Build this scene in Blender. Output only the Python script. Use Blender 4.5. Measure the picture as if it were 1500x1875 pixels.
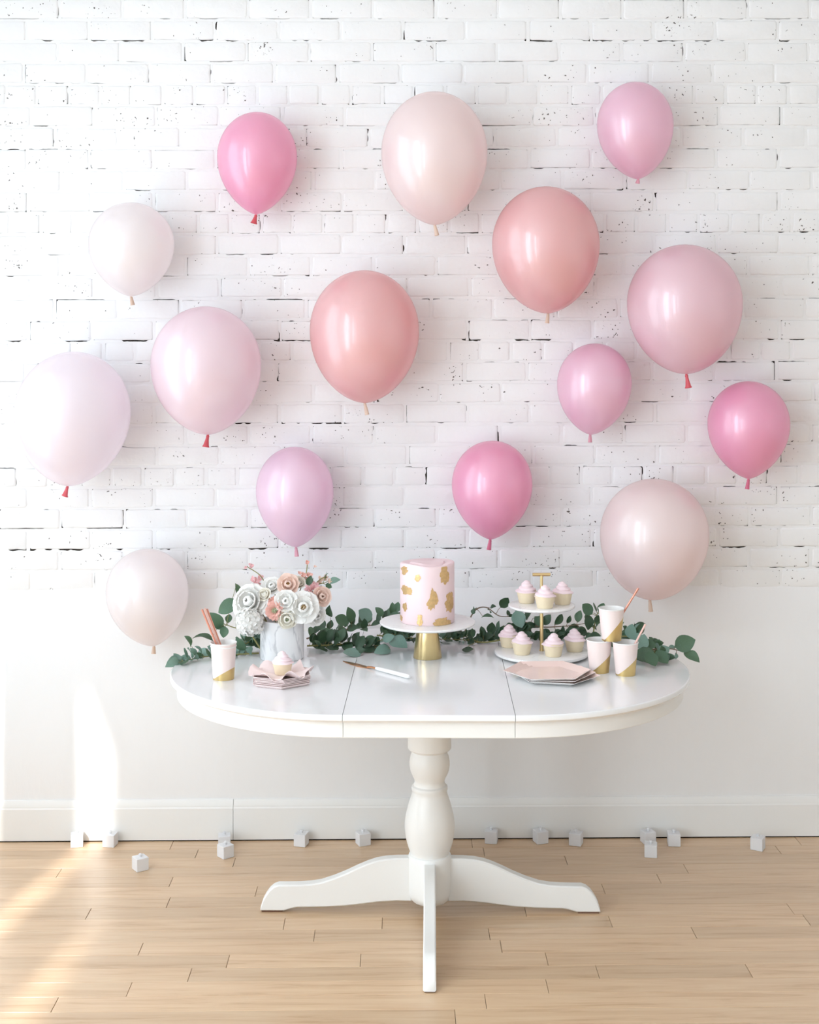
import bpy, math, random
from mathutils import Vector, Matrix, noise

SC = bpy.context.scene
COL = SC.collection
PI = math.pi
for o in list(bpy.data.objects):
    bpy.data.objects.remove(o)

# ------------------------------------------------------------------ camera
FPX = 2372.0                       # focal length in pixels of the 1500 x 1875 frame
CX, CY = 750.0, 662.0              # principal point
CAM = Vector((0, 0, 1.66))
PSI, RHO = math.radians(0.6), math.radians(0.15)
_F = Vector((math.sin(PSI), math.cos(PSI), 0))
_R0 = Vector((math.cos(PSI), -math.sin(PSI), 0))
_U0 = Vector((0, 0, 1))
_R = _R0 * math.cos(RHO) - _U0 * math.sin(RHO)
_U = _U0 * math.cos(RHO) + _R0 * math.sin(RHO)
cd = bpy.data.cameras.new('camera')
cd.sensor_fit = 'HORIZONTAL'
cd.sensor_width = 36.0
cd.lens = FPX / 1500 * 36.0
cd.shift_x = 0.0
cd.shift_y = -(937.5 - CY) / 1500.0
cam = bpy.data.objects.new('camera', cd)
COL.objects.link(cam)
m = Matrix((( _R.x, _U.x, -_F.x, CAM.x), (_R.y, _U.y, -_F.y, CAM.y), (_R.z, _U.z, -_F.z, CAM.z), (0, 0, 0, 1)))
cam.matrix_world = m
SC.camera = cam

def ray(px, py):
    return _F * FPX + _R * (px - CX) + _U * (CY - py)
def P(px, py, Y):                  # the point of the vertical plane y = Y on a line of sight
    d = ray(px, py); return CAM + d * (Y / d.y)
def T(px, py, z=0.74):             # the point of the horizontal plane z on a line of sight
    d = ray(px, py); return CAM + d * ((z - CAM.z) / d.z)

# ------------------------------------------------------------------ light
SC.view_settings.view_transform = 'Standard'
SC.view_settings.look = 'None'
SC.view_settings.gamma = 1.0
SC.view_settings.use_curve_mapping = False
SC.view_settings.exposure = 0.14
SC.cycles.use_denoising = True
SC.cycles.max_bounces = 6
SC.cycles.diffuse_bounces = 4
SC.cycles.glossy_bounces = 2
SC.cycles.use_adaptive_sampling = True
SC.cycles.adaptive_threshold = 0.07
SC.cycles.adaptive_min_samples = 16
SC.cycles.caustics_reflective = False
SC.cycles.caustics_refractive = False

w = bpy.data.worlds.new('world'); SC.world = w; w.use_nodes = True
bg = w.node_tree.nodes['Background']
bg.inputs[0].default_value = (0.82, 0.9, 1.0, 1); bg.inputs[1].default_value = 1.0

XL, XR, YB, YW, ZC = -1.95, 4.3, -3.6, 4.512, 3.45     # room: left, right, rear, brick wall, ceiling
WIN = [(3.02, 4.12), (1.08, 2.12), (-0.88, 0.07), (-2.6, -1.53)]   # windows along the left wall
WZ0, WZ1, WT = 0.18, 3.22, 0.10
WIN_POWER = [23, 84, 82, 50]
for (y0, y1), pw in zip(WIN, WIN_POWER):
    l = bpy.data.lights.new('window_daylight', 'AREA'); l.shape = 'RECTANGLE'
    l.size = WZ1 - WZ0; l.size_y = y1 - y0; l.energy = pw; l.color = (0.80, 0.915, 1.0)
    lo = bpy.data.objects.new('window_daylight', l); COL.objects.link(lo)
    lo.location = (XL - WT - 0.03, (y0 + y1) / 2, (WZ0 + WZ1) / 2)
    lo.rotation_euler = (0, -PI / 2, 0)
sl = bpy.data.lights.new('sun', 'SUN'); sl.energy = 5.0; sl.angle = math.radians(0.9); sl.color = (1.0, 0.98, 0.95)
so = bpy.data.objects.new('sun', sl); COL.objects.link(so)
sd = Vector((0.19, 0.98, -0.533)).normalized()
so.rotation_euler = sd.to_track_quat('-Z', 'Y').to_euler()
so.location = (-3, -6, 5)

# ------------------------------------------------------------------ materials
def lin(c):
    if isinstance(c, str):
        c = tuple(int(c[i:i + 2], 16) / 255 for i in (0, 2, 4))
    return tuple((x / 12.92 if x <= 0.04045 else ((x + 0.055) / 1.055) ** 2.4) for x in c)

def mat(name, col, rough=0.5, metal=0.0, spec=0.5, coat=0.0, coat_r=0.05, var=0.04, nscale=12.0, bump=0.0, bscale=60.0,
        trans=0.0, trans_col=None, sss=0.0, stretch=(1, 1, 1), bdist=0.002):
    M = bpy.data.materials.new(name); M.use_nodes = True
    nt = M.node_tree; N = nt.nodes; L = nt.links
    b = N['Principled BSDF']
    c = lin(col)
    b.inputs['Roughness'].default_value = rough
    b.inputs['Metallic'].default_value = metal
    b.inputs['Specular IOR Level'].default_value = spec
    b.inputs['Coat Weight'].default_value = coat
    b.inputs['Coat Roughness'].default_value = coat_r
    if sss:
        b.inputs['Subsurface Weight'].default_value = sss
        b.inputs['Subsurface Radius'].default_value = (0.01, 0.006, 0.004)
    tc = N.new('ShaderNodeTexCoord'); mp = N.new('ShaderNodeMapping'); mp.inputs['Scale'].default_value = stretch
    L.new(tc.outputs['Object'], mp.inputs['Vector'])
    nz = N.new('ShaderNodeTexNoise'); nz.inputs['Scale'].default_value = nscale; nz.inputs['Detail'].default_value = 3
    L.new(mp.outputs['Vector'], nz.inputs['Vector'])
    mx = N.new('ShaderNodeMix'); mx.data_type = 'RGBA'
    mx.inputs['A'].default_value = tuple(max(0, x * (1 - var)) for x in c) + (1,)
    mx.inputs['B'].default_value = tuple(min(1, x * (1 + var)) for x in c) + (1,)
    L.new(nz.outputs['Fac'], mx.inputs['Factor'])
    L.new(mx.outputs['Result'], b.inputs['Base Color'])
    if bump:
        n2 = N.new('ShaderNodeTexNoise'); n2.inputs['Scale'].default_value = bscale; n2.inputs['Detail'].default_value = 4
        L.new(mp.outputs['Vector'], n2.inputs['Vector'])
        bp = N.new('ShaderNodeBump'); bp.inputs['Strength'].default_value = bump; bp.inputs['Distance'].default_value = bdist
        L.new(n2.outputs['Fac'], bp.inputs['Height']); L.new(bp.outputs['Normal'], b.inputs['Normal'])
    if trans:
        t = N.new('ShaderNodeBsdfTranslucent')
        t.inputs['Color'].default_value = lin(trans_col or col) + (1,)
        ms = N.new('ShaderNodeMixShader'); ms.inputs['Fac'].default_value = trans
        L.new(b.outputs[0], ms.inputs[1]); L.new(t.outputs[0], ms.inputs[2])
        L.new(ms.outputs[0], N['Material Output'].inputs['Surface'])
    return M

def mat_brick():
    M = mat('painted_brick', 'f2f2f2', rough=0.55, var=0.02, nscale=8, bump=0.5, bscale=38, bdist=0.004)
    nt = M.node_tree; N = nt.nodes; L = nt.links
    b = N['Principled BSDF']; mx = [n for n in N if n.type == 'MIX'][0]
    geo = N.new('ShaderNodeNewGeometry')
    n1 = N.new('ShaderNodeTexNoise'); n1.inputs['Scale'].default_value = 115; n1.inputs['Detail'].default_value = 1.5
    n2 = N.new('ShaderNodeTexNoise'); n2.inputs['Scale'].default_value = 9; n2.inputs['Detail'].default_value = 2
    L.new(geo.outputs['Position'], n1.inputs['Vector']); L.new(geo.outputs['Position'], n2.inputs['Vector'])
    ad = N.new('ShaderNodeMath'); ad.operation = 'MULTIPLY_ADD'; ad.inputs[1].default_value = 0.45
    L.new(n2.outputs['Fac'], ad.inputs[0]); L.new(n1.outputs['Fac'], ad.inputs[2])
    rp = N.new('ShaderNodeValToRGB'); rp.color_ramp.elements[0].position = 0.985; rp.color_ramp.elements[1].position = 1.05
    L.new(ad.outputs[0], rp.inputs[0])
    m2 = N.new('ShaderNodeMix'); m2.data_type = 'RGBA'; m2.inputs['B'].default_value = lin('5a544f') + (1,)
    L.new(rp.outputs[0], m2.inputs['Factor']); L.new(mx.outputs['Result'], m2.inputs['A'])
    L.new(m2.outputs['Result'], b.inputs['Base Color'])
    return M

def mat_wood():
    M = bpy.data.materials.new('maple_plank'); M.use_nodes = True
    nt = M.node_tree; N = nt.nodes; L = nt.links; b = N['Principled BSDF']
    tc = N.new('ShaderNodeTexCoord'); oi = N.new('ShaderNodeObjectInfo')
    mp = N.new('ShaderNodeMapping'); mp.inputs['Scale'].default_value = (1.1, 16, 16)
    cb = N.new('ShaderNodeCombineXYZ'); ml = N.new('ShaderNodeMath'); ml.operation = 'MULTIPLY'; ml.inputs[1].default_value = 37.0
    L.new(oi.outputs['Random'], ml.inputs[0]); L.new(ml.outputs[0], cb.inputs[0]); L.new(ml.outputs[0], cb.inputs[1])
    L.new(tc.outputs['Object'], mp.inputs['Vector']); L.new(cb.outputs[0], mp.inputs['Location'])
    nz = N.new('ShaderNodeTexNoise'); nz.inputs['Scale'].default_value = 2.6; nz.inputs['Detail'].default_value = 6; nz.inputs['Roughness'].default_value = 0.62
    nz.inputs['Distortion'].default_value = 0.6
    L.new(mp.outputs['Vector'], nz.inputs['Vector'])
    rp = N.new('ShaderNodeValToRGB'); e = rp.color_ramp.elements
    e[0].position = 0.25; e[0].color = lin('be9468') + (1,)
    e[1].position = 0.72; e[1].color = lin('e0c19b') + (1,)
    k = e.new(0.45); k.color = lin('d6b28b') + (1,)
    L.new(nz.outputs['Fac'], rp.inputs[0])
    hs = N.new('ShaderNodeHueSaturation')
    mr = N.new('ShaderNodeMapRange'); mr.inputs['To Min'].default_value = 0.90; mr.inputs['To Max'].default_value = 1.08
    L.new(oi.outputs['Random'], mr.inputs['Value']); L.new(mr.outputs[0], hs.inputs['Value'])
    hs.inputs['Saturation'].default_value = 0.95
    L.new(rp.outputs[0], hs.inputs['Color']); L.new(hs.outputs[0], b.inputs['Base Color'])
    b.inputs['Roughness'].default_value = 0.4; b.inputs['Specular IOR Level'].default_value = 0.5; b.inputs['Coat Weight'].default_value = 0.6; b.inputs['Coat Roughness'].default_value = 0.25
    bp = N.new('ShaderNodeBump'); bp.inputs['Strength'].default_value = 0.06; bp.inputs['Distance'].default_value = 0.001
    L.new(nz.outputs['Fac'], bp.inputs['Height']); L.new(bp.outputs['Normal'], b.inputs['Normal'])
    return M

def mat_marble(name, base, vein, scale, width=0.035):
    M = mat(name, base, rough=0.22, var=0.015, nscale=6, coat=0.25)
    nt = M.node_tree; N = nt.nodes; L = nt.links; b = N['Principled BSDF']; mx = [n for n in N if n.type == 'MIX'][0]
    tc = N.new('ShaderNodeTexCoord'); mp = N.new('ShaderNodeMapping')
    mp.inputs['Rotation'].default_value = (0.3, 0.35, 0.2); mp.inputs['Scale'].default_value = (2.2, 2.2, 0.7)
    L.new(tc.outputs['Object'], mp.inputs['Vector'])
    nz = N.new('ShaderNodeTexNoise'); nz.inputs['Scale'].default_value = scale; nz.inputs['Detail'].default_value = 5; nz.inputs['Distortion'].default_value = 0.8
    L.new(mp.outputs['Vector'], nz.inputs['Vector'])
    s = N.new('ShaderNodeMath'); s.operation = 'SUBTRACT'; s.inputs[1].default_value = 0.53
    a = N.new('ShaderNodeMath'); a.operation = 'ABSOLUTE'
    L.new(nz.outputs['Fac'], s.inputs[0]); L.new(s.outputs[0], a.inputs[0])
    mr = N.new('ShaderNodeMapRange'); mr.inputs['From Max'].default_value = width; mr.inputs['To Min'].default_value = 0.45; mr.inputs['To Max'].default_value = 0.0
    L.new(a.outputs[0], mr.inputs['Value'])
    m2 = N.new('ShaderNodeMix'); m2.data_type = 'RGBA'; m2.inputs['B'].default_value = lin(vein) + (1,)
    L.new(mr.outputs[0], m2.inputs['Factor']); L.new(mx.outputs['Result'], m2.inputs['A'])
    L.new(m2.outputs['Result'], b.inputs['Base Color'])
    return M

MT = {}
MT['brick'] = mat_brick()
MT['mortar'] = mat('painted_mortar', 'f1f1f1', rough=0.6, var=0.03, nscale=20, bump=0.5, bscale=80)
MT['void'] = mat('old_mortar', '3a332d', rough=0.95, var=0.3, nscale=40)
MT['plaster'] = mat('white_plaster', 'f1f1f1', rough=0.5, var=0.02, nscale=4, bump=0.35, bscale=22, stretch=(1.6, 1.6, 0.5), bdist=0.003)
MT['wall'] = mat('white_wall_paint', 'f0f0f0', rough=0.6, var=0.015, nscale=3)
MT['base'] = mat('white_gloss_trim', 'f2f2f0', rough=0.4, var=0.015, nscale=5, bump=0.1, bscale=40)
MT['wood'] = mat_wood()
MT['subfloor'] = mat('dark_subfloor', '6b5138', rough=0.9, var=0.2, nscale=9)
MT['lacquer'] = mat('white_lacquer', 'f3f3f3', rough=0.16, var=0.008, nscale=3, coat=0.3, coat_r=0.06)
MT['white_paint'] = mat('white_satin_paint', 'f2f2f0', rough=0.32, var=0.01, nscale=3)
MT['felt'] = mat('brown_felt', '6a4a3a', rough=0.95, var=0.1)
MT['gold'] = mat('brushed_gold', 'e8d09a', rough=0.28, metal=1.0, var=0.02, nscale=10)
MT['plate_white'] = mat_marble('white_marble', 'f4f2f0', 'd2d0ce', 5, 0.02)
MT['marble'] = mat_marble('veined_marble', 'f3f3f4', '9a9da3', 4.0, 0.022)
MT['fondant'] = mat('pink_fondant', 'f5dcde', rough=0.42, var=0.02, nscale=9, bump=0.12, bscale=25, sss=0)
MT['goldleaf'] = mat('gold_leaf', 'dab681', rough=0.4, metal=0.6, var=0.25, nscale=160, bump=0.5, bscale=220)
MT['frosting'] = mat('pink_buttercream', 'fae4e8', rough=0.5, var=0.03, nscale=30)
MT['sponge'] = mat('vanilla_sponge', 'f0dfc0', rough=0.8, var=0.06, nscale=50, bump=0.3, bscale=160)
MT['cup_white'] = mat('white_paper', 'f5f2ef', rough=0.5, var=0.01)
MT['cup_blush'] = mat('blush_paper', 'f3e1dc', rough=0.5, var=0.015)
MT['cup_gold'] = mat('gold_foil', 'dcc083', rough=0.35, metal=0.8, var=0.08, nscale=40)
MT['rose_foil'] = mat('rose_gold_foil', 'fae0d7', rough=0.25, metal=0.1, var=0.04, nscale=20)
MT['blush_plate'] = mat('blush_paper_plate', 'fae6e3', rough=0.42, metal=0.0, var=0.03, nscale=25)
MT['plate_back'] = mat('white_card', 'f3efec', rough=0.6, var=0.01)
MT['copper'] = mat('copper_straw', 'e09a86', rough=0.3, metal=0.55, var=0.08, nscale=40)
MT['pink_straw'] = mat('pink_straw', 'f3c9bd', rough=0.4, metal=0.15, var=0.05, nscale=40)
MT['blade'] = mat('rose_gold_steel', 'dda074', rough=0.22, metal=1.0, var=0.04, nscale=30)
MT['handle'] = mat('white_resin', 'f6f5f4', rough=0.25, var=0.01)
MT['cube'] = mat('white_plastic', 'f4f4f6', rough=0.4, var=0.015, nscale=40, trans=0.12)
MT['leaf_a'] = mat('eucalyptus_green', '52705a', rough=0.5, var=0.22, nscale=25, trans=0.18, trans_col='6c8a4c')
MT['leaf_b'] = mat('eucalyptus_blue_green', '7d9c90', rough=0.5, var=0.15, nscale=25, trans=0.15, trans_col='8aa680')
MT['leaf_c'] = mat('eucalyptus_dark', '3b5641', rough=0.48, var=0.25, nscale=25, trans=0.15, trans_col='557036')
MT['stem'] = mat('olive_stem', '8d8a55', rough=0.6, var=0.2, nscale=30)
MT['stem_brown'] = mat('brown_stem', '84705a', rough=0.6, var=0.2, nscale=30)
MT['petal_white'] = mat('white_petal', 'fdfcf9', rough=0.6, spec=0.2, var=0.01, nscale=30, trans=0.22, trans_col='fdf9f0')
MT['petal_cream'] = mat('cream_petal', 'fdf9ee', rough=0.6, spec=0.2, var=0.02, nscale=30, trans=0.22, trans_col='fbf2dc')
MT['petal_peach'] = mat('peach_petal', 'fbe0d3', rough=0.6, spec=0.2, var=0.05, nscale=30, trans=0.2, trans_col='fad6c2')
MT['petal_coral'] = mat('coral_petal', 'f6c4b8', rough=0.6, spec=0.2, var=0.08, nscale=30, trans=0.2, trans_col='f6bfae')
MT['petal_pink'] = mat('pink_petal', 'f5c8cb', rough=0.6, spec=0.2, var=0.08, nscale=30, trans=0.2, trans_col='f6c2c0')
MT['stamen'] = mat('golden_stamen', 'd6a854', rough=0.7, var=0.2, nscale=60)
MT['green_center'] = mat('pale_green_center', 'b3c79a', rough=0.7, var=0.2, nscale=60)
MT['glass'] = None
g = bpy.data.materials.new('window_glass'); g.use_nodes = True
_n = g.node_tree.nodes; _n.remove(_n['Principled BSDF'])
_t = _n.new('ShaderNodeBsdfTransparent'); _gl = _n.new('ShaderNodeBsdfGlossy'); _gl.inputs['Roughness'].default_value = 0.02
_fr = _n.new('ShaderNodeMixShader'); _fr.inputs[0].default_value = 0.05
g.node_tree.links.new(_t.outputs[0], _fr.inputs[1]); g.node_tree.links.new(_gl.outputs[0], _fr.inputs[2])
g.node_tree.links.new(_fr.outputs[0], _n['Material Output'].inputs['Surface'])
MT['glass'] = g

# ------------------------------------------------------------------ builders
def tag(o, label=None, cat=None, group=None, kind=None):
    if label: o['label'] = label
    if cat: o['category'] = cat
    if group: o['group'] = group
    if kind: o['kind'] = kind
    return o

def mesh_obj(name, verts, faces, material, parent=None, smooth=None):
    me = bpy.data.meshes.new(name)
    me.from_pydata([tuple(v) for v in verts], [], faces)
    me.update()
    if material: me.materials.append(material)
    if smooth is not None:
        me.polygons.foreach_set('use_smooth', [True] * len(me.polygons))
        me.set_sharp_from_angle(angle=math.radians(smooth))
    o = bpy.data.objects.new(name, me); COL.objects.link(o)
    if parent: o.parent = parent
    return o

def inst(name, me, parent=None, loc=None, rot=None, scale=None, matrix=None):
    o = bpy.data.objects.new(name, me); COL.objects.link(o)
    if parent: o.parent = parent
    if matrix is not None: o.matrix_basis = matrix
    else:
        if loc is not None: o.location = loc
        if rot is not None: o.rotation_euler = rot
        if scale is not None: o.scale = scale
    return o

def empty(name, loc=(0, 0, 0), rz=0.0, label=None, cat=None, group=None):
    o = bpy.data.objects.new(name, None); COL.objects.link(o)
    o.empty_display_size = 0.02
    o.location = loc; o.rotation_euler = (0, 0, rz)
    return tag(o, label, cat, group)

class MB:
    def __init__(s): s.v = []; s.f = []
    def add(s, vs, fs):
        k = len(s.v); s.v += [tuple(v) for v in vs]; s.f += [tuple(i + k for i in f) for f in fs]
    def box(s, x0, x1, y0, y1, z0, z1, bev=0.0):
        if bev <= 0:
            s.add([(x0, y0, z0), (x1, y0, z0), (x1, y1, z0), (x0, y1, z0), (x0, y0, z1), (x1, y0, z1), (x1, y1, z1), (x0, y1, z1)],
                  [(0, 3, 2, 1), (4, 5, 6, 7), (0, 1, 5, 4), (1, 2, 6, 5), (2, 3, 7, 6), (3, 0, 4, 7)])
        else:
            def ring(i, z): return [(x0 + i, y0, z), (x1 - i, y0, z), (x1, y0 + i, z), (x1, y1 - i, z), (x1 - i, y1, z), (x0 + i, y1, z), (x0, y1 - i, z), (x0, y0 + i, z)]
            def ringi(i, z): return [(x0 + 2 * i, y0 + i, z), (x1 - 2 * i, y0 + i, z), (x1 - i, y0 + 2 * i, z), (x1 - i, y1 - 2 * i, z), (x1 - 2 * i, y1 - i, z), (x0 + 2 * i, y1 - i, z), (x0 + i, y1 - 2 * i, z), (x0 + i, y0 + 2 * i, z)]
            s.rings([ringi(bev, z0), ring(bev, z0 + bev), ring(bev, z1 - bev), ringi(bev, z1)])
    def rings(s, rs, cap0=True, cap1=True, closed=True):
        n = len(rs[0]); k = len(s.v)
        for r in rs: s.v += [tuple(p) for p in r]
        for i in range(len(rs) - 1):
            for j in range(n if closed else n - 1):
                a = k + i * n + j; b = k + i * n + (j + 1) % n
                s.f.append((a, b, b + n, a + n))
        if cap0: s.f.append(tuple(k + j for j in reversed(range(n))))
        if cap1: s.f.append(tuple(k + (len(rs) - 1) * n + j for j in range(n)))
    def lathe(s, prof, seg=40, cap0=True, cap1=True, fr=None):
        s.rings([[(r * math.cos(2 * PI * j / seg), r * math.sin(2 * PI * j / seg), z) for j in range(seg)] for r, z in prof], cap0, cap1)
    def tube(s, pts, rad, seg=8, cap=True):
        pts = [Vector(p) for p in pts]; rs = []
        if not isinstance(rad, (list, tuple)): rad = [rad] * len(pts)
        up = Vector((0.13, 0.27, 0.95))
        for i, p in enumerate(pts):
            t = (pts[min(i + 1, len(pts) - 1)] - pts[max(i - 1, 0)]).normalized()
            a = t.cross(up)
            if a.length < 1e-3: a = t.cross(Vector((1, 0, 0)))
            a.normalize(); b = t.cross(a)
            rs.append([p + (a * math.cos(2 * PI * j / seg) + b * math.sin(2 * PI * j / seg)) * rad[i] for j in range(seg)])
        s.rings(rs, cap, cap)
    def obj(s, name, material, parent=None, smooth=None): return mesh_obj(name, s.v, s.f, material, parent, smooth)

def catmull(pts, n=6):
    pts = [Vector(p) for p in pts]; out = []
    q = [pts[0] * 2 - pts[1]] + pts + [pts[-1] * 2 - pts[-2]]
    for i in range(1, len(q) - 2):
        for k in range(n):
            t = k / n; a, b, c, d = q[i - 1], q[i], q[i + 1], q[i + 2]
            out.append(0.5 * ((2 * b) + (c - a) * t + (2 * a - 5 * b + 4 * c - d) * t * t + (3 * b - a - 3 * c + d) * t ** 3))
    out.append(pts[-1]); return out

# ================================================================== SETTING
random.seed(7)
# ---- floor with its planks
fm = MB(); fm.box(XL - 0.1, XR + 0.1, YB - 0.1, YW + 0.15, -0.12, -0.014)
floor = tag(fm.obj('floor', MT['subfloor']), kind='structure')
ROW = 0.0787
Y_TOP = 4.5
# butt joints seen in the photograph, as frame positions
SEEN = [(235, 1815), (416, 1765), (345, 1792), (660, 1763), (1002, 1758), (1374, 1781), (1095, 1781), (1003, 1808), (890, 1837), (1120, 1692),
        (1275, 1715), (1108, 1635), (1452, 1670), (1480, 1688), (1252, 1583), (1035, 1570), (897, 1716), (700, 1695), (575, 1718), (520, 1694),
        (305, 1660), (316, 1608), (467, 1641), (256, 1741), (100, 1840), (430, 1575), (834, 1862), (1466, 1545), (885, 1553), (960, 1658), (958, 1655), (645, 1605)]
joints = {}
for px, py in SEEN:
    p = T(px, py, 0.0); joints.setdefault(int((Y_TOP - p.y) // ROW), []).append(p.x)
frow = 0
plank_rows = 27
for r in range(plank_rows):
    y1 = Y_TOP - r * ROW; y0 = y1 - ROW
    js = sorted(joints.get(r, []))
    js = [j for i, j in enumerate(js) if i == 0 or j - js[i - 1] > 0.2]
    xs = list(js) if js else [random.uniform(-0.6, 0.6)]
    lo_x, hi_x = (-1.9, 2.3)
    while xs[0] > lo_x: xs.insert(0, max(lo_x, xs[0] - random.uniform(0.95, 1.5)))
    while xs[-1] < hi_x: xs.append(min(hi_x, xs[-1] + random.uniform(0.95, 1.5)))
    for a, b in zip(xs[:-1], xs[1:]):
        if b - a < 0.05: continue
        L2 = (b - a) / 2 - 0.0006; W2 = ROW / 2 - 0.00045
        pm = MB(); c = 0.0008
        pm.rings([[(-L2, -W2, -0.018), (L2, -W2, -0.018), (L2, W2, -0.018), (-L2, W2, -0.018)],
                  [(-L2, -W2, -c), (L2, -W2, -c), (L2, W2, -c), (-L2, W2, -c)],
                  [(-L2 + c, -W2 + c * .6, 0), (L2 - c, -W2 + c * .6, 0), (L2 - c, W2 - c * .6, 0), (-L2 + c, W2 - c * .6, 0)]], cap0=False)
        o = pm.obj('plank', MT['wood'], floor); o.location = ((a + b) / 2, (y0 + y1) / 2, random.uniform(-0.0004, 0.0))
# the planks out of the frame, joined
fm = MB()
for r in range(int((Y_TOP - YB) / ROW) + 1):
    y1 = Y_TOP - r * ROW - 0.0005; y0 = y1 - ROW + 0.001
    spans = [(2.302, XR)] if r < plank_rows else [(XL, -0.4 + 0.5 * math.sin(r * 7)), (-0.398 + 0.5 * math.sin(r * 7), 1.4 + 0.5 * math.sin(r * 3.3)), (1.402 + 0.5 * math.sin(r * 3.3), XR)]
    if y0 < YB: continue
    for a, b in spans: fm.box(a, b, y0, y1, -0.018, 0)
tag(fm.obj('plank_field', MT['wood'], floor), kind='stuff')

# ---- brick wall
wm = MB(); wm.box(XL - 0.1, XR + 0.1, YW + 0.007, YW + 0.16, -0.02, ZC + 0.05)
wall = tag(wm.obj('wall_back', MT['void']), kind='structure')
z75, z624, z1005 = P(750, 75.5, YW).z, P(750, 624, YW).z, P(750, 1005, YW).z
p1 = (z75 - z624) / 14; p2 = (z624 - z1005) / 10
rows = []      # (z bottom, z top, index)
k = 0; z = z75
while z + p1 < ZC: rows.append((z, z + p1, -1 - k)); z += p1; k += 1
top_brick = z
for i in range(14): rows.append((z75 - (i + 1) * p1, z75 - i * p1, i))
for i in range(10): rows.append((z624 - (i + 1) * p2, z624 - i * p2, 14 + i))
for i in range(2): rows.append((z1005 - (i + 1) * p2, z1005 - i * p2, 24 + i))
ZPL = z1005 - 2 * p2
PITCH = 0.2180

def brick_verts(L, H, seed):
    rnd = random.Random(seed)
    def outline(inset, jit):
        pts = []
        n1, n2 = max(4, int(L / 0.025)), 3
        cr = 0.006
        base = []
        for i in range(n1): base.append((-L / 2 + cr + (L - 2 * cr) * i / (n1 - 1), -H / 2, 0, 1))
        for i in range(n2): base.append((L / 2, -H / 2 + cr + (H - 2 * cr) * i / (n2 - 1), -1, 0))
        for i in range(n1): base.append((L / 2 - cr - (L - 2 * cr) * i / (n1 - 1), H / 2, 0, -1))
        for i in range(n2): base.append((-L / 2, H / 2 - cr - (H - 2 * cr) * i / (n2 - 1), 1, 0))
        for x, z, nx, nz in base:
            d = inset + rnd.uniform(-jit, jit) + 0.0016 * noise.noise(Vector((x * 30, z * 30, seed * 1.7)))
            pts.append((x + nx * d, z + nz * d))
        return pts
    o0 = outline(0.0, 0.0012); 
    o1 = [(x * (1 - 0.002 / (L / 2)), z * (1 - 0.0016 / (H / 2))) for x, z in o0]
    o2 = [(x * (1 - 0.007 / (L / 2)) + rnd.uniform(-.0008, .0008), z * (1 - 0.0055 / (H / 2)) + rnd.uniform(-.0008, .0008)) for x, z in o0]
    tilt, tz = rnd.uniform(-0.005, 0.005), rnd.uniform(-0.012, 0.012)
    def lift(pts, y): return [(x, y + x * tilt + z * tz, z) for x, z in pts]
    mb = MB()
    mb.rings([[(x, 0.012, z) for x, z in o0], lift(o0, 0.0012), lift(o1, -0.0004), lift(o2, -0.0016)], cap0=False)
    return mb
VARS, VARH = [], []
for i in range(10):
    o = brick_verts(PITCH - 0.0075, p1 - 0.0075, i).obj('brick_shape', MT['brick'], None, 50); VARS.append(o.data); bpy.data.objects.remove(o)
for i in range(6):
    o = brick_verts(PITCH / 2 - 0.0075, p1 - 0.0075, 50 + i).obj('brick_shape', MT['brick'], None, 50); VARH.append(o.data); bpy.data.objects.remove(o)
bricks, vjoints = [], []
for z0, z1, idx in rows:
    hdr = (idx % 6 == 2)
    pt = PITCH / 2 if hdr else PITCH
    off = (0.0 if idx % 2 else PITCH / 2) + random.uniform(-0.02, 0.02) + 0.03
    if hdr: off = off + PITCH / 4
    n0 = int((XL - off) // pt)
    x = off + n0 * pt
    while x < XR:
        if x + pt > XL and x < XR:
            bricks.append((x + pt / 2, (z0 + z1) / 2, hdr, (z1 - z0) / p1, idx))
            vjoints.append((x, z0, z1))
        x += pt
fx0, fx1 = P(0, 500, YW).x - 0.05, P(1500, 500, YW).x + 0.05
fz1 = P(750, 0, YW).z + 0.02
ctr = Vector((P(750, 560, YW).x, P(750, 560, YW).z))
inview = [b for b in bricks if fx0 < b[0] < fx1 and b[1] < fz1]
inview.sort(key=lambda b: max(abs(b[0] - ctr[0]) * 1.0, abs(b[1] - ctr[1]) * 1.05) + (0.0 if not b[2] else 0.05))
single = set(id(b) for b in inview[:300])
field = MB()
for b in bricks:
    x, zc, hdr, sz, idx = b
    me = random.choice(VARH if hdr else VARS)
    flip = random.random() < 0.5
    jx, jz, jy = random.uniform(-.0025, .0025), random.uniform(-.0015, .0015), random.uniform(-.0008, .0010)
    if id(b) in single:
        inst('brick', me, wall, loc=(x + jx, YW + jy, zc + jz), scale=(1, 1, sz))
    else:
        field.add([(v.co.x + x + jx, v.co.y + YW + jy, v.co.z * sz + zc + jz) for v in me.vertices], [tuple(p.vertices) for p in me.polygons])
tag(field.obj('brick_field', MT['brick'], wall, 50), kind='stuff')
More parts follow.
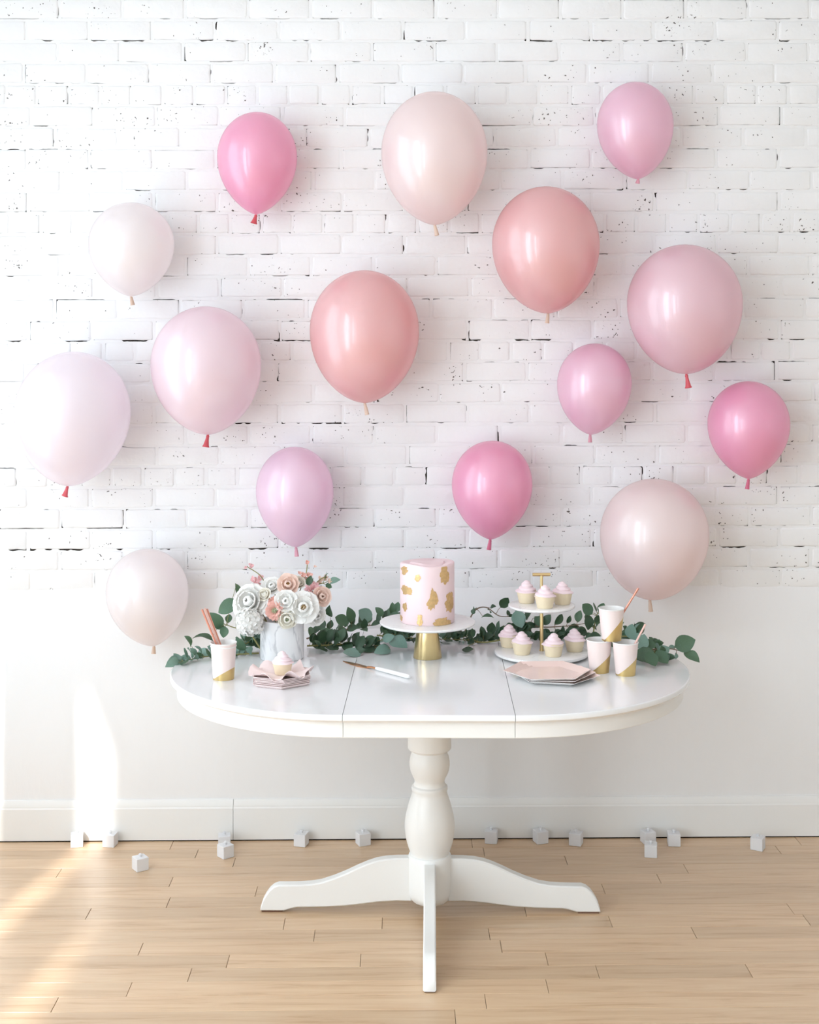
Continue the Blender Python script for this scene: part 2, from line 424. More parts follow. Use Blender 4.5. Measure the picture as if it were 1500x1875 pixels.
# painted mortar, open in places where the joint has cracked
mo = MB()
def strip(horizontal, s0, s1, lo, hi, step, prob, thick, seed, flip=False):
    """fills a joint between lo and hi along s; the far edge drops away where the joint is cracked"""
    n = max(2, int((s1 - s0) / step)); prev = None; k = len(mo.v)
    vs = []
    for i in range(n + 1):
        s = s0 + (s1 - s0) * i / n
        a = noise.noise(Vector((s * 9.0, seed * 3.7, 1.3))) * 0.62 + noise.noise(Vector((s * 34.0, seed * 1.9, 5.1))) * 0.42
        thr = 0.46 - 0.50 * prob
        g = 0.0
        if a > thr: g = min(1.0, (a - thr) / 0.10) * thick * (0.7 + 0.6 * noise.noise(Vector((s * 80, seed, 2.2))) + 0.3)
        e = hi + 0.0015 - g - (0.0022 if g > 0 else 0)
        lo_e = lo - 0.003
        if flip: e, lo_e = hi + 0.003, lo - 0.0015 + g + (0.0022 if g > 0 else 0)
        dy = YW + 0.0002 + 0.0012 * noise.noise(Vector((s * 40, seed, 9)))
        if horizontal: vs += [(s, dy, lo_e), (s, dy, e)]
        else: vs += [(lo_e, dy, s), (e, dy, s)]
    fs = [(2 * i, 2 * i + 2, 2 * i + 3, 2 * i + 1) if horizontal else (2 * i, 2 * i + 1, 2 * i + 3, 2 * i + 2) for i in range(n)]
    mo.add(vs, fs)
JH = 0.0042
for q, (z0, z1, idx) in enumerate(rows):
    zb = z0
    strong = idx in (-1, 13, 23)
    prob = 0.72 if strong else random.choice([0.42, 0.5, 0.56, 0.64])
    th = 0.0040 if strong else random.choice([0.0010, 0.0014, 0.0020])
    strip(True, fx0 - 0.05, fx1 + 0.05, zb - JH, zb + JH, 0.005, prob, th, q + 1.37, (not strong) and random.random() < 0.4)
    strip(True, XL, fx0 - 0.05, zb - JH, zb + JH, 0.05, 0.0, 0, q)
    strip(True, fx1 + 0.05, XR, zb - JH, zb + JH, 0.05, 0.0, 0, q)
for q, (x, z0, z1) in enumerate(vjoints):
    inn = fx0 < x < fx1
    strip(False, z0, z1, x - JH, x + JH, 0.005 if inn else 0.04, random.choice([0.1, 0.3, 0.45, 0.55, 0.65]) if inn else 0.0, random.choice([0.001, 0.0018, 0.003]), 100 + q * 1.71, random.random() < 0.5)
tag(mo.obj('painted_mortar', MT['mortar'], wall), kind='stuff')
# smooth plaster below the bricks
pl = MB(); n = 160; vs = []; fs = []
for i in range(n + 1):
    x = XL + (XR - XL) * i / n
    zt = ZPL + 0.018 + 0.012 * noise.noise(Vector((x * 5, 0, 3))) + 0.006 * noise.noise(Vector((x * 21, 0, 4)))
    vs += [(x, YW - 0.0022, 0.0), (x, YW - 0.0022, zt - 0.012), (x, YW + 0.004, zt)]
for i in range(n):
    a = 3 * i; fs += [(a, a + 3, a + 4, a + 1), (a + 1, a + 4, a + 5, a + 2)]
pl.add(vs, fs); pl.obj('plaster_band', MT['plaster'], wall, 60)

# ---- baseboard in two lengths, a dark gap at the floor
xs = P(427, 1500, YW - 0.014).x
for q, (a, b) in enumerate(((XL + 0.002, xs - 0.0007), (xs + 0.0007, XR))):
    bm = MB(); y = YW - 0.0025
    prof = [(y, 0.004), (y - 0.013, 0.004), (y - 0.013, 0.112), (y - 0.011, 0.117), (y - 0.011, 0.121), (y - 0.006, 0.136), (y - 0.004, 0.141), (y, 0.142)]
    bm.rings([[(a, u, v) for u, v in prof], [(b, u, v) for u, v in prof]])
    tag(bm.obj('baseboard_back' if q == 0 else 'baseboard_back', MT['base'], None, 20), kind='structure')

# ---- the rest of the room
rm = MB(); rm.box(XL - 0.1, XR + 0.1, YB - 0.1, YW + 0.15, ZC, ZC + 0.1)
tag(rm.obj('ceiling', MT['wall']), kind='structure')
rm = MB(); rm.box(XR, XR + 0.1, YB, YW, 0, ZC); tag(rm.obj('wall_right', MT['wall']), kind='structure')
rm = MB(); rm.box(XL - 0.1, XR + 0.1, YB - 0.1, YB, 0, ZC); tag(rm.obj('wall_rear', MT['wall']), kind='structure')
rm = MB()
edges = sorted([YB] + [v for wv in WIN for v in wv] + [YW])
for a, b in zip(edges[0::2], edges[1::2]): rm.box(XL - WT, XL, a, b, 0, ZC)
for a, b in WIN:
    rm.box(XL - WT, XL, a, b, 0, WZ0); rm.box(XL - WT, XL, a, b, WZ1, ZC)
tag(rm.obj('wall_left', MT['wall']), kind='structure')
for i, (a, b) in enumerate(WIN):
    wf = MB(); x0, x1 = XL - WT * 0.8, XL - WT * 0.45; t = 0.03
    wf.box(x0, x1, a, a + t, WZ0, WZ1); wf.box(x0, x1, b - t, b, WZ0, WZ1)
    wf.box(x0, x1, a + t, b - t, WZ0, WZ0 + t); wf.box(x0, x1, a + t, b - t, WZ1 - t, WZ1)
    wf.box(x0, x1, a + t, b - t, 1.62, 1.66)
    wo = tag(wf.obj('window_%d' % (i + 1), MT['base']), kind='structure')
    for z0, z1 in ((WZ0 + t, 1.62), (1.66, WZ1 - t)):
        gm = MB(); gm.box((x0 + x1) / 2 - 0.002, (x0 + x1) / 2 + 0.002, a + t, b - t, z0, z1); gm.obj('pane', MT['glass'], wo)

# ================================================================== TABLE
TC = Vector((P(787, 1500, 3.915).x, 3.915, 0))
table = empty('pedestal_table', (TC.x, TC.y, 0), math.radians(-1.6),
              'white oval pedestal dining table with a turned column and four curved feet', 'table')
RT, HS, ZT = 0.55, 0.225, 0.74
def dshape(sgn, R, n=44):
    return [(sgn * (HS + R * math.sin(PI * i / n)), -R * math.cos(PI * i / n)) for i in range(n + 1)]
def top_piece(name, kind):
    mb = MB(); rs = []
    for ins, z in ((0.006, ZT - 0.020), (0.0, ZT - 0.014), (0.0, ZT - 0.005), (0.0012, ZT - 0.002), (0.004, ZT)):
        if kind == 0:
            g = HS - 0.0007; rs.append([(-g, -RT + ins, z), (g, -RT + ins, z), (g, RT - ins, z), (-g, RT - ins, z)])
        else:
            pts = [(x + kind * 0.0007, y, z) for x, y in dshape(kind, RT - ins)]
            rs.append(pts if kind > 0 else pts[::-1])
    mb.rings(rs); return mb.obj(name, MT['lacquer'], table, 25)
top_piece('tabletop_half', -1); top_piece('tabletop_leaf', 0); top_piece('tabletop_half', 1)
def apron(kind, side=-1):
    mb = MB(); Ro, Ri, z0, z1 = RT - 0.020, RT - 0.042, 0.675, ZT - 0.0205
    def sec(po, pi): return [(po[0], po[1], z0 + 0.002), (po[0], po[1], z1), (pi[0], pi[1], z1), (pi[0], pi[1], z0), ((po[0] * 0.94 + pi[0] * 0.06), (po[1] * 0.94 + pi[1] * 0.06), z0)]
    if kind:
        o, i = dshape(kind, Ro), dshape(kind, Ri)
        rs = [sec((a[0] + kind * 0.0006, a[1]), (b[0] + kind * 0.0006, b[1])) for a, b in zip(o, i)]
        if kind < 0: rs = rs[::-1]
        mb.rings(rs)
    else:
        s = side; g = HS - 0.0006
        mb.rings([sec((s * g, s * Ro), (s * g, s * Ri)), sec((-s * g, s * Ro), (-s * g, s * Ri))])
    return mb
for kind in (-1, 1): apron(kind).obj('apron_half', MT['white_paint'], table, 25)
for side in (-1, 1): apron(0, side).obj('apron_leaf', MT['white_paint'], table, 25)
mb = MB(); mb.box(-0.2, 0.2, -0.11, 0.11, 0.655, ZT - 0.021, 0.004); mb.obj('support_block', MT['white_paint'], table)
# turned column
prof = [(0.052, 0.034), (0.0585, 0.040), (0.063, 0.052), (0.0645, 0.06), (0.0645, 0.168), (0.0625, 0.173), (0.0585, 0.175), (0.0590, 0.179), (0.0640, 0.192), (0.0690, 0.208), (0.0735, 0.228), (0.0758, 0.250),
        (0.0755, 0.268), (0.0725, 0.290), (0.0665, 0.315), (0.0600, 0.336), (0.0545, 0.352), (0.0520, 0.362), (0.0535, 0.366), (0.0550, 0.372), (0.0535, 0.378), (0.0480, 0.382), (0.0455, 0.392), (0.0465, 0.399),
        (0.0520, 0.410), (0.0580, 0.424), (0.0610, 0.440), (0.0610, 0.452), (0.0580, 0.468), (0.0535, 0.479), (0.0520, 0.483), (0.0560, 0.486), (0.0620, 0.489), (0.0655, 0.493), (0.0655, 0.655)]
mb = MB(); mb.lathe(prof, 56); mb.obj('column', MT['white_paint'], table, 38)
leg_o = [(0.5126, 0.004), (0.511, 0.016), (0.505, 0.034), (0.496, 0.050), (0.485, 0.065), (0.472, 0.076), (0.4575, 0.0815), (0.43, 0.0815), (0.394, 0.0822), (0.36, 0.0845), (0.329, 0.0895), (0.289, 0.1025), (0.249, 0.119),
         (0.220, 0.133), (0.191, 0.1455), (0.162, 0.1555), (0.133, 0.161), (0.10, 0.1635), (0.055, 0.164)]
leg_u = [(0.055, 0.036), (0.10, 0.0355), (0.162, 0.031), (0.205, 0.0255), (0.249, 0.020), (0.285, 0.0175), (0.318, 0.016), (0.36, 0.0150), (0.40, 0.0142), (0.416, 0.0115), (0.430, 0.0072), (0.4415, 0.004)]
outl = leg_o + leg_u
def leg_mesh(ang):
    mb = MB(); W = 0.0175; b = 0.0035; n = len(outl)
    cx = [(outl[i][0], outl[i][1]) for i in range(n)]
    ins = []
    for i in range(n):
        p0, p, p1_ = Vector(cx[i - 1]), Vector(cx[i]), Vector(cx[(i + 1) % n])
        d = (p1_ - p0).normalized(); nrm = Vector((-d.y, d.x)); ins.append(p + nrm * b)
    ca, sa = math.cos(ang), math.sin(ang)
    def ring(pts, w): return [(x * ca - w * sa, x * sa + w * ca, z) for x, z in pts]
    mb.rings([ring(ins, -W), ring(cx, -W + b), ring(cx, W - b), ring(ins, W)])
    return mb
for k in range(4):
    lg = leg_mesh(k * PI / 2).obj('leg', MT['white_paint'], table, 30)
    fp = MB(); ca, sa = math.cos(k * PI / 2), math.sin(k * PI / 2)
    def rot(x, y, z): return (x * ca - y * sa, x * sa + y * ca, z)
    fp.rings([[rot(x, y, z) for x, y in ((0.446, -0.014), (0.508, -0.014), (0.508, 0.014), (0.446, 0.014))] for z in (0.0, 0.0045)])
    fp.obj('foot_pad', MT['felt'], lg)

# ================================================================== BALLOONS
def balloon_mat(name, col, tr=0.32, tcol=None, rough=0.30):
    M = mat(name, col, rough=0.40, spec=0.5, coat=0.8, coat_r=0.07, var=0.02, nscale=3, trans=tr, trans_col=tcol or col)
    b = M.node_tree.nodes['Principled BSDF']
    b.inputs['IOR'].default_value = 2.5
    return M
BM = {
    'hot': balloon_mat('pearl_bright_pink', 'fdb6d6', tr=0.36, tcol='fdb0d0'),
    'pink': balloon_mat('pearl_pink', 'fcd5e8', tr=0.36, tcol='fcc8de'),
    'lilac': balloon_mat('pearl_lilac_pink', 'fce4f4', tr=0.38, tcol='fcd8ec'),
    'pale': balloon_mat('pearl_pale_pink', 'fdf6fa', tr=0.45, tcol='fdf3f9'),
    'light': balloon_mat('pearl_light_pink', 'fdeef4', tr=0.4, tcol='fde4ec'),
    'blush': balloon_mat('pearl_blush', 'fdf2f2', tr=0.4, tcol='fde4e0'),
    'rose': balloon_mat('pearl_rose', 'f9cdcf', tr=0.36, tcol='f8aca6'),
    'mauve': balloon_mat('pearl_mauve_rose', 'f8dce6', tr=0.38, tcol='f8c6d0'),
    'ivory': balloon_mat('pearl_ivory_pink', 'fdfafa', tr=0.48, tcol='fdf4f4'),
}
KM = {
    'red': mat('red_knot', 'e0606a', rough=0.4, var=0.06, trans=0.2),
    'cream': mat('cream_knot', 'efd9c8', rough=0.45, var=0.04, trans=0.35),
    'pinkk': mat('pink_knot', 'f0b4c4', rough=0.45, var=0.04, trans=0.3),
    'deep': mat('deep_pink_knot', 'e07896', rough=0.4, var=0.06, trans=0.2),
}
BAL = [  # left, right, top, neck(x, y), knot length px, colour, knot colour, point, label
    (398, 544, 205, 469, 393, 17, 'hot', 'red', 0.70, 'bright pink balloon with red knot, upper left of the brick wall'),
    (698, 893, 168, 796, 412, 20, 'blush', 'cream', 0.62, 'large pale blush balloon at the top centre of the wall'),
    (1094, 1233, 150, 1169, 328, 8, 'pink', 'pinkk', 0.66, 'pink balloon at the top right, highest on the wall'),
    (164, 318, 370, 240, 543, 16, 'ivory', 'cream', 0.66, 'nearly white balloon at upper left, left of the bright pink one'),
    (901, 1098, 341, 1004, 574, 18, 'rose', 'cream', 0.58, 'large rose pink balloon just below the topmost blush balloon, right of centre'),
    (1149, 1358, 447, 1257, 685, 26, 'mauve', 'red', 0.56, 'large dusty mauve pink balloon with red knot at right'),
    (567, 768, 494, 668, 738, 22, 'rose', 'cream', 0.58, 'large rose pink balloon with cream knot in the middle of the wall'),
    (277, 478, 560, 381, 796, 23, 'light', 'red', 0.58, 'large light pink balloon with flared red knot, left of centre'),
    (30, 237, 643, 124, 890, 20, 'pale', 'red', 0.60, 'large palest pink balloon with red knot at the left edge'),
    (1020, 1156, 628, 1081, 796, 14, 'pink', 'pinkk', 0.66, 'small pink balloon below and left of the large mauve one'),
    (1297, 1445, 697, 1371, 877, 19, 'hot', 'deep', 0.70, 'bright pink balloon at the far right edge of the group'),
    (469, 611, 817, 542, 1002, 17, 'lilac', 'pinkk', 0.68, 'lilac pink balloon hanging above the flower vase'),
    (827, 975, 806, 898, 988, 19, 'hot', 'deep', 0.70, 'bright pink balloon hanging above the cake, right of it'),
    (1099, 1297, 876, 1190, 1098, 22, 'blush', 'cream', 0.54, 'large pale blush balloon right above the paper cups'),
    (196, 345, 1005, 282, 1183, 14, 'ivory', 'cream', 0.66, 'nearly white balloon at lower left, beside the table end'),
]
YF = YW - 0.0045
for (l, r, top, nx, ny, kl, cm, km, q, lab) in BAL:
    R = 0.18
    for _ in range(4):
        Yc = YF - R - 0.002
        R = (r - l) / 2 * Yc / FPX * 0.997
    cx = (l + r) / 2
    A = P(nx, ny, Yc); B = P(cx + (cx - nx) * 0.9, top + 1, Yc)
    ax = B - A; H = ax.length
    ang = math.atan2(ax.x, ax.z)
    wc = 0.545 if q < 0.64 else 0.56
    # the widest girth must lie on the axis through the middle of the outline
    root = empty('balloon', A, 0, lab, 'balloon', 'pink balloons taped to the brick wall')
    root.rotation_euler = (0, ang, 0)
    prof = []
    n1 = 18
    for i in range(n1 + 1):
        u = 1 - i / n1
        u = math.sin(u * PI / 2)
        rr = R * (1 - u ** 2.0) ** q
        prof.append((max(rr, 0.0042), wc * H * (1 - u)))
    for i in range(1, n1 + 1):
        t = i / n1 * PI / 2
        prof.append((max(R * math.cos(t), 0.0008), wc * H + (1 - wc) * H * math.sin(t)))
    mb = MB(); mb.lathe(prof, 48); mb.obj('body', BM[cm], root, 80)
    kz = kl * Yc / FPX
    kp = [(0.0042, 0.001), (0.0040, -0.002), (0.0056, -0.10 * kz - 0.001), (0.0050, -0.20 * kz - 0.001), (0.0062, -0.45 * kz), (0.0095 if km == 'red' else 0.0072, -0.85 * kz), (0.0125 if km == 'red' else 0.0080, -0.97 * kz),
          (0.0100 if km == 'red' else 0.0072, -1.0 * kz), (0.0075 if km == 'red' else 0.0055, -0.93 * kz), (0.003, -0.6 * kz)]
    mb = MB()
    sq = random.uniform(0.55, 0.8)
    mb.rings([[(rad * math.cos(2 * PI * j / 14), sq * rad * math.sin(2 * PI * j / 14), zz) for j in range(14)] for rad, zz in kp])
    kn = mb.obj('knot', KM[km], root, 50)
    kn.rotation_euler = (0, random.uniform(-0.25, 0.25), random.uniform(-0.5, 0.5))

# ================================================================== THINGS ON THE TABLE
# ---- cake stand and cake
cs = T(783, 1203.5, ZT); ZP = 0.853
st = empty('cake_stand', cs, 0, 'cake stand with white marble plate on a tapered gold foot', 'cake stand')
mb = MB(); mb.lathe([(0.0435, 0), (0.0445, 0.002), (0.0315, ZP - ZT - 0.014)], 48); mb.obj('foot', MT['gold'], st, 40)
mb = MB(); h = ZP - ZT
mb.lathe([(0.030, h - 0.0142), (0.142, h - 0.009), (0.1475, h - 0.006), (0.149, h - 0.0025), (0.1478, h - 0.0004), (0.1455, h)], 72); mb.obj('plate', MT['plate_white'], st, 35)
ck = empty('cake', (cs.x, cs.y, ZP), 0, 'tall pink fondant cake with patches of gold leaf on the marble stand', 'cake')
CR, CH = 0.0845, 0.1835
mb = MB(); seg = 64
def cz(a, f):  # uneven, swirled upper rim
    return CH + f * (0.0022 * math.sin(a * 2 + 0.6) + 0.0012 * math.sin(a * 3 + 2.0))
rs = []
for rr, zz, f in ((CR - 0.002, 0.0, 0), (CR, 0.002, 0), (CR, CH * 0.5, 0), (CR, CH - 0.006, .5), (CR - 0.0008, CH - 0.002, 1), (CR - 0.004, CH, 1), (CR - 0.012, CH - 0.001, 1), (CR * 0.66, CH - 0.0035, 0.9), (CR * 0.6, CH + 0.0015, 0.9), (CR * 0.3, CH - 0.001, 0.5), (0.004, CH + 0.001, 0)):
    rs.append([(rr * math.cos(2 * PI * j / seg), rr * math.sin(2 * PI * j / seg), zz + (cz(2 * PI * j / seg, f) - CH if f else 0)) for j in range(seg)])
mb.rings(rs); mb.obj('body', MT['fondant'], ck, 50)
def leafpatch(u, v, wu, hv, seed, tri=False):
    # u, v: offset from the axis and height above the cake's base as fractions of radius / height
    rnd = random.Random(seed); th0 = math.asin(max(-0.97, min(0.97, u))); n = 34
    pts = []
    for i in range(n):
        a = 2 * PI * i / n
        k = 1 + 0.28 * noise.noise(Vector((math.cos(a) * 1.7, math.sin(a) * 1.7, seed * 3.1))) * 1.6 + rnd.uniform(-0.13, 0.13)
        dx = math.cos(a) * k * wu / 2; dz = math.sin(a) * k * hv / 2
        if tri: dx *= 0.95 - 0.9 * dz / hv
        th = th0 + dx / max(0.35, math.cos(th0)) if abs(u) < 0.8 else th0 + dx * 1.6
        z = min(CH - 0.004, max(0.0006, v * CH + dz * CH))
        pts.append((th, z))
    def pos(th, z, rr): return (rr * math.sin(th), -rr * math.cos(th), z)
    ct = sum(p[0] for p in pts) / n; cv = sum(p[1] for p in pts) / n
    mid = [((p[0] + ct) / 2, (p[1] + cv) / 2) for p in pts]
    vs = [pos(*p, CR + 0.0002) for p in pts] + [pos(*p, CR + 0.0008) for p in pts] + [pos(*p, CR + 0.0012) for p in mid] + [pos(ct, cv, CR + 0.0012)]
    fs = []
    for i in range(n):
        j = (i + 1) % n
        fs += [(i, j, n + j, n + i), (n + i, n + j, 2 * n + j, 2 * n + i), (2 * n + i, 2 * n + j, 3 * n)]
    mesh_obj('gold_leaf', vs, fs, MT['goldleaf'], ck, 60)
for k, (u, v, wu, hv, tri) in enumerate(((-0.86, .90, .30, .13, 0), (-0.80, .57, .36, .16, 0), (-0.83, .285, .17, .15, 0), (0.17, .46, .34, .36, 1), (0.60, .835, .36, .27, 0), (0.80, .37, .34, .30, 0),
                                    (0.53, .04, .62, .17, 0), (-0.36, .80, .22, .12, 0), (-0.30, .09, .2, .2, 0), (-0.97, .08, .2, .1, 0))):
    leafpatch(u, v, wu, hv, k + 2, bool(tri))

# ---- two-tier stand
ts = T(992, 1191.5, ZT + 0.016); ts.z = ZT
tr = empty('tiered_stand', ts, 0, 'two-tier white marble cupcake stand with a gold rod and T handle', 'cake stand')
Z1, Z2, ZH = 0.016, 0.161, 0.254
def disc(R, z, t, name):
    mb = MB(); mb.lathe([(R - 0.006, z - t), (R - 0.001, z - t * 0.7), (R, z - t * 0.45), (R - 0.001, z - 0.001), (R - 0.003, z)], 72); return mb.obj(name, MT['plate_white'], tr, 35)
disc(0.147, Z1, 0.011, 'lower_plate'); disc(0.104, Z2, 0.010, 'upper_plate')
mb = MB(); mb.lathe([(0.10, 0), (0.10, 0.0052)], 48); mb.obj('foot_ring', MT['gold'], tr, 30)
mb = MB(); mb.lathe([(0.0055, Z1), (0.0055, Z2 - 0.010)], 20); mb.lathe([(0.008, Z1), (0.008, Z1 + 0.003)], 20); mb.lathe([(0.0048, Z2), (0.0048, ZH - 0.003)], 20); mb.obj('rod', MT['gold'], tr, 40)
mb = MB(); mb.tube([(-0.028, 0, ZH), (-0.0272, 0, ZH), (0.0272, 0, ZH), (0.028, 0, ZH)], [0.0046, 0.0054, 0.0054, 0.0046], 16); mb.obj('handle', MT['gold'], tr, 40)

# ---- cupcakes
def cupcake_meshes():
    mb = MB(); seg = 36
    rs = []
    for rr, zz in ((0.0205, 0), (0.0222, 0.0015), (0.0285, 0.031), (0.0295, 0.0335), (0.0285, 0.035), (0.024, 0.036)):
        rs.append([(rr * math.cos(2 * PI * j / seg), rr * math.sin(2 * PI * j / seg), zz) for j in range(seg)])
    mb.rings(rs); a = mb.obj('base', MT['sponge'], None, 45)
    mb = MB(); rs = []; turns = 3.2; n = 40
    # a soft-serve swirl: stacked bulging turns, each offset with the angle
    for i in range(n + 1):
        t = i / n; ring = []
        for j in range(seg):
            ang = 2 * PI * j / seg
            ph = (t * turns + ang / (2 * PI)) % 1.0
            env = 0.0315 * (1 - t) ** 0.62 * (1 - 0.25 * math.sin(PI * t) ** 2 * t) + 0.0008
            bul = 0.80 + 0.22 * math.sin(PI * ph) ** 0.8
            lob = 1 + 0.035 * math.sin(5 * ang + t * 9)
            rr = env * bul * lob if i < n else 0.0006
            ring.append((rr * math.cos(ang) + 0.002 * t * t, rr * math.sin(ang), 0.0325 + 0.033 * t))
        rs.append(ring)
    mb.rings(rs); b = mb.obj('frosting', MT['frosting'], None, 70)
    return a, b
ca_, cb_ = cupcake_meshes()
CUPS = [(932, 1184, Z1, 'pink-frosted mini cupcake at the back left of the lower tier'), (956, 1197.5, Z1, 'pink-frosted mini cupcake at the front left of the lower tier'),
        (1013.5, 1201, Z1, 'pink-frosted mini cupcake at the front middle of the lower tier, right of the gold rod'), (1052.5, 1192, Z1, 'pink-frosted mini cupcake at the right of the lower tier beside the cups'),
        (964.5, 1103.5, Z2, 'pink-frosted mini cupcake at the left of the upper tier'), (998, 1113, Z2, 'pink-frosted mini cupcake at the front of the upper tier, before the rod'),
        (1030, 1106, Z2, 'pink-frosted mini cupcake at the right of the upper tier')]
def place_cupcake(loc, lab, first, sc=1.0):
    c = empty('cupcake', loc, random.uniform(0, 6), lab, 'cupcake', 'pink mini cupcakes')
    c.scale = (sc, sc, sc)
    for src in (ca_, cb_):
        o = src if first else src.copy()
        if not first: COL.objects.link(o)
        o.parent = c
for k, (px, py, zt, lab) in enumerate(CUPS):
    p = T(px, py, ZT + zt); place_cupcake(p, lab, k == 0, 1.08)

# ---- hexagonal plates
def hexplate(R, rise, rim, thick):
    """a thin paper plate: flat middle, raised flat-sided rim"""
    mb = MB()
    def hx(r, z): return [(r * math.cos(PI / 3 * j), r * math.sin(PI / 3 * j), z) for j in range(6)]
    mb.rings([hx(R - rim, 0.0), hx(R, rise), hx(R, rise + thick), hx(R - rim + 0.001, thick)])
    return mb
def white_underside(o):
    o.data.materials.append(MT['plate_back'])
    for f in o.data.polygons: f.material_index = 0 if f.normal.z > 0.2 else 1
pc = T(1006, 1240, ZT)
for k, (dx, dy, a, lab) in enumerate(((0.018, -0.006, -13, 'rose gold hexagonal paper plate at the bottom of the stack before the tiered stand'),
                                      (0.006, 0.0, -5, 'rose gold hexagonal paper plate in the middle of the stack before the tiered stand'),
                                      (-0.006, 0.003, 2, 'rose gold hexagonal paper plate on top of the stack before the tiered stand'))):
    o = hexplate(0.128, 0.011, 0.030, 0.0012).obj('paper_plate', MT['rose_foil'])
    o.location = (pc.x + dx, pc.y + dy, ZT + 0.0003 + k * 0.0042); o.rotation_euler = (0, 0, math.radians(a))
    white_underside(o); tag(o, lab, 'plate', 'rose gold hexagonal plates')
sp = T(515, 1250, ZT)
words = ['bottom of the six', 'second from the bottom', 'third from the bottom', 'fourth from the bottom', 'just below the top one', 'topmost']
for k in range(6):
    o = hexplate(0.092, 0.0080, 0.012, 0.0012).obj('dessert_plate', MT['blush_plate'])
    o.location = (sp.x + random.uniform(-.0015, .0015), sp.y + random.uniform(-.0015, .0015), ZT + 0.0003 + k * 0.0042); o.rotation_euler = (0, 0, math.radians(98 + random.uniform(-3, 3)))
    tag(o, 'small blush hexagonal plate under the lone cupcake, %s in its stack' % words[k], 'plate', 'small blush plates')
# pleated napkin on the stack
nz0 = ZT + 0.0003 + 5 * 0.0042 + 0.0018
vs = []; fs = []; seg = 48
for i in range(9):
    t = i / 8
    for j in range(seg):
        a = 2 * PI * j / seg
        rr = (0.010 + 0.076 * t) * (1 + 0.10 * t * math.sin(6 * a + 0.4))
        zz = 0.0006 + t ** 2.2 * (0.012 + 0.011 * math.sin(6 * a + 2.0) + 0.006 * math.sin(9 * a))
        vs.append((rr * math.cos(a), rr * math.sin(a), max(0.0006, zz)))
k = len(vs)
vs2 = [(x, y, z + 0.0011) for x, y, z in vs]
fs = []
for i in range(8):
    for j in range(seg):
        a = i * seg + j; b = i * seg + (j + 1) % seg
        fs.append((a, a + seg, b + seg, b)); fs.append((k + a, k + b, k + b + seg, k + a + seg))
for j in range(seg):
    a = 8 * seg + j; b = 8 * seg + (j + 1) % seg
    fs.append((a, k + a, k + b, b))
fs.append(tuple(range(seg))); fs.append(tuple(k + j for j in reversed(range(seg))))
o = mesh_obj('napkin', vs + vs2, fs, MT['blush_plate'], None, 45); o.location = (sp.x, sp.y, nz0)
tag(o, 'ruffled blush paper napkin with upturned edges under the lone cupcake', 'napkin')
place_cupcake((sp.x + 0.004, sp.y, nz0 + 0.0022), 'pink-frosted mini cupcake alone on the small blush plates', False)

# ---- paper cups
def cup(loc, h, rt, rb, zb, slope, rz, label, rims=1):
    root = empty('paper_cup', loc, 0, label, 'cup', 'blush and gold paper cups')
    seg = 48
    def rad(z): return rb + (rt - rb) * z / h
    def P3(a, z, d=0.0): r_ = rad(z) + d; return (r_ * math.cos(a), r_ * math.sin(a), z)
    def bound(a): return max(0.004, min(h * 0.9, h * (zb + slope * math.cos(a - rz))))
    A = [2 * PI * j / seg for j in range(seg)]
    lo = MB(); lo.rings([[P3(a, 0.0) for a in A], [P3(a, bound(a)) for a in A]], cap0=True, cap1=False); lo.obj('gold_base', MT['cup_gold'], root, 40)
    up = MB(); up.rings([[P3(a, bound(a)) for a in A], [P3(a, bound(a) * .5 + h * .5 - .002) for a in A], [P3(a, h - 0.003) for a in A]], cap0=False, cap1=False); up.obj('wall', MT['cup_blush'], root, 40)
    rm_ = MB(); rm_.rings([[P3(a, h - 0.003) for a in A], [P3(a, h - 0.002, 0.0012) for a in A], [P3(a, h, 0.001) for a in A], [P3(a, h + 0.0005, -0.0003) for a in A], [P3(a, h - 0.003, -0.0012) for a in A],
                      [P3(a, 0.004, -0.001) for a in A]], cap0=False, cap1=True); rm_.obj('rim_and_lining', MT['cup_white'], root, 40)
    return root
CHt = 0.096
cl = T(1097.5, 1230, ZT); cr_ = T(1145.5, 1235, ZT)
cup(cl, CHt, 0.0375, 0.0285, 0.30, 0.30, 0.0, 'blush and gold paper cup at the left front of the cup pyramid')
cup(cr_, CHt, 0.0375, 0.0285, 0.28, 0.28, 0.0, 'blush and gold paper cup at the right front of the cup pyramid')
ct_ = (cl + cr_) / 2; ct_.z = ZT + CHt + 0.0008; ct_.y += 0.006; ct_.x -= 0.001
cup(ct_, CHt * 0.98, 0.0375, 0.0285, 0.36, 0.40, 0.0, 'blush and gold paper cup standing on top of the two others')
lc = T(409.5, 1242.5, ZT)
cup(lc, CHt, 0.037, 0.0305, 0.16, 0.20, -0.3, 'lower blush paper cup of the nested pair left of the vase')
lc2 = lc.copy(); lc2.z += 0.010
cup(lc2, CHt, 0.0378, 0.0295, 0.10, 0.0, 0, 'upper blush paper cup nested in another, left of the vase')

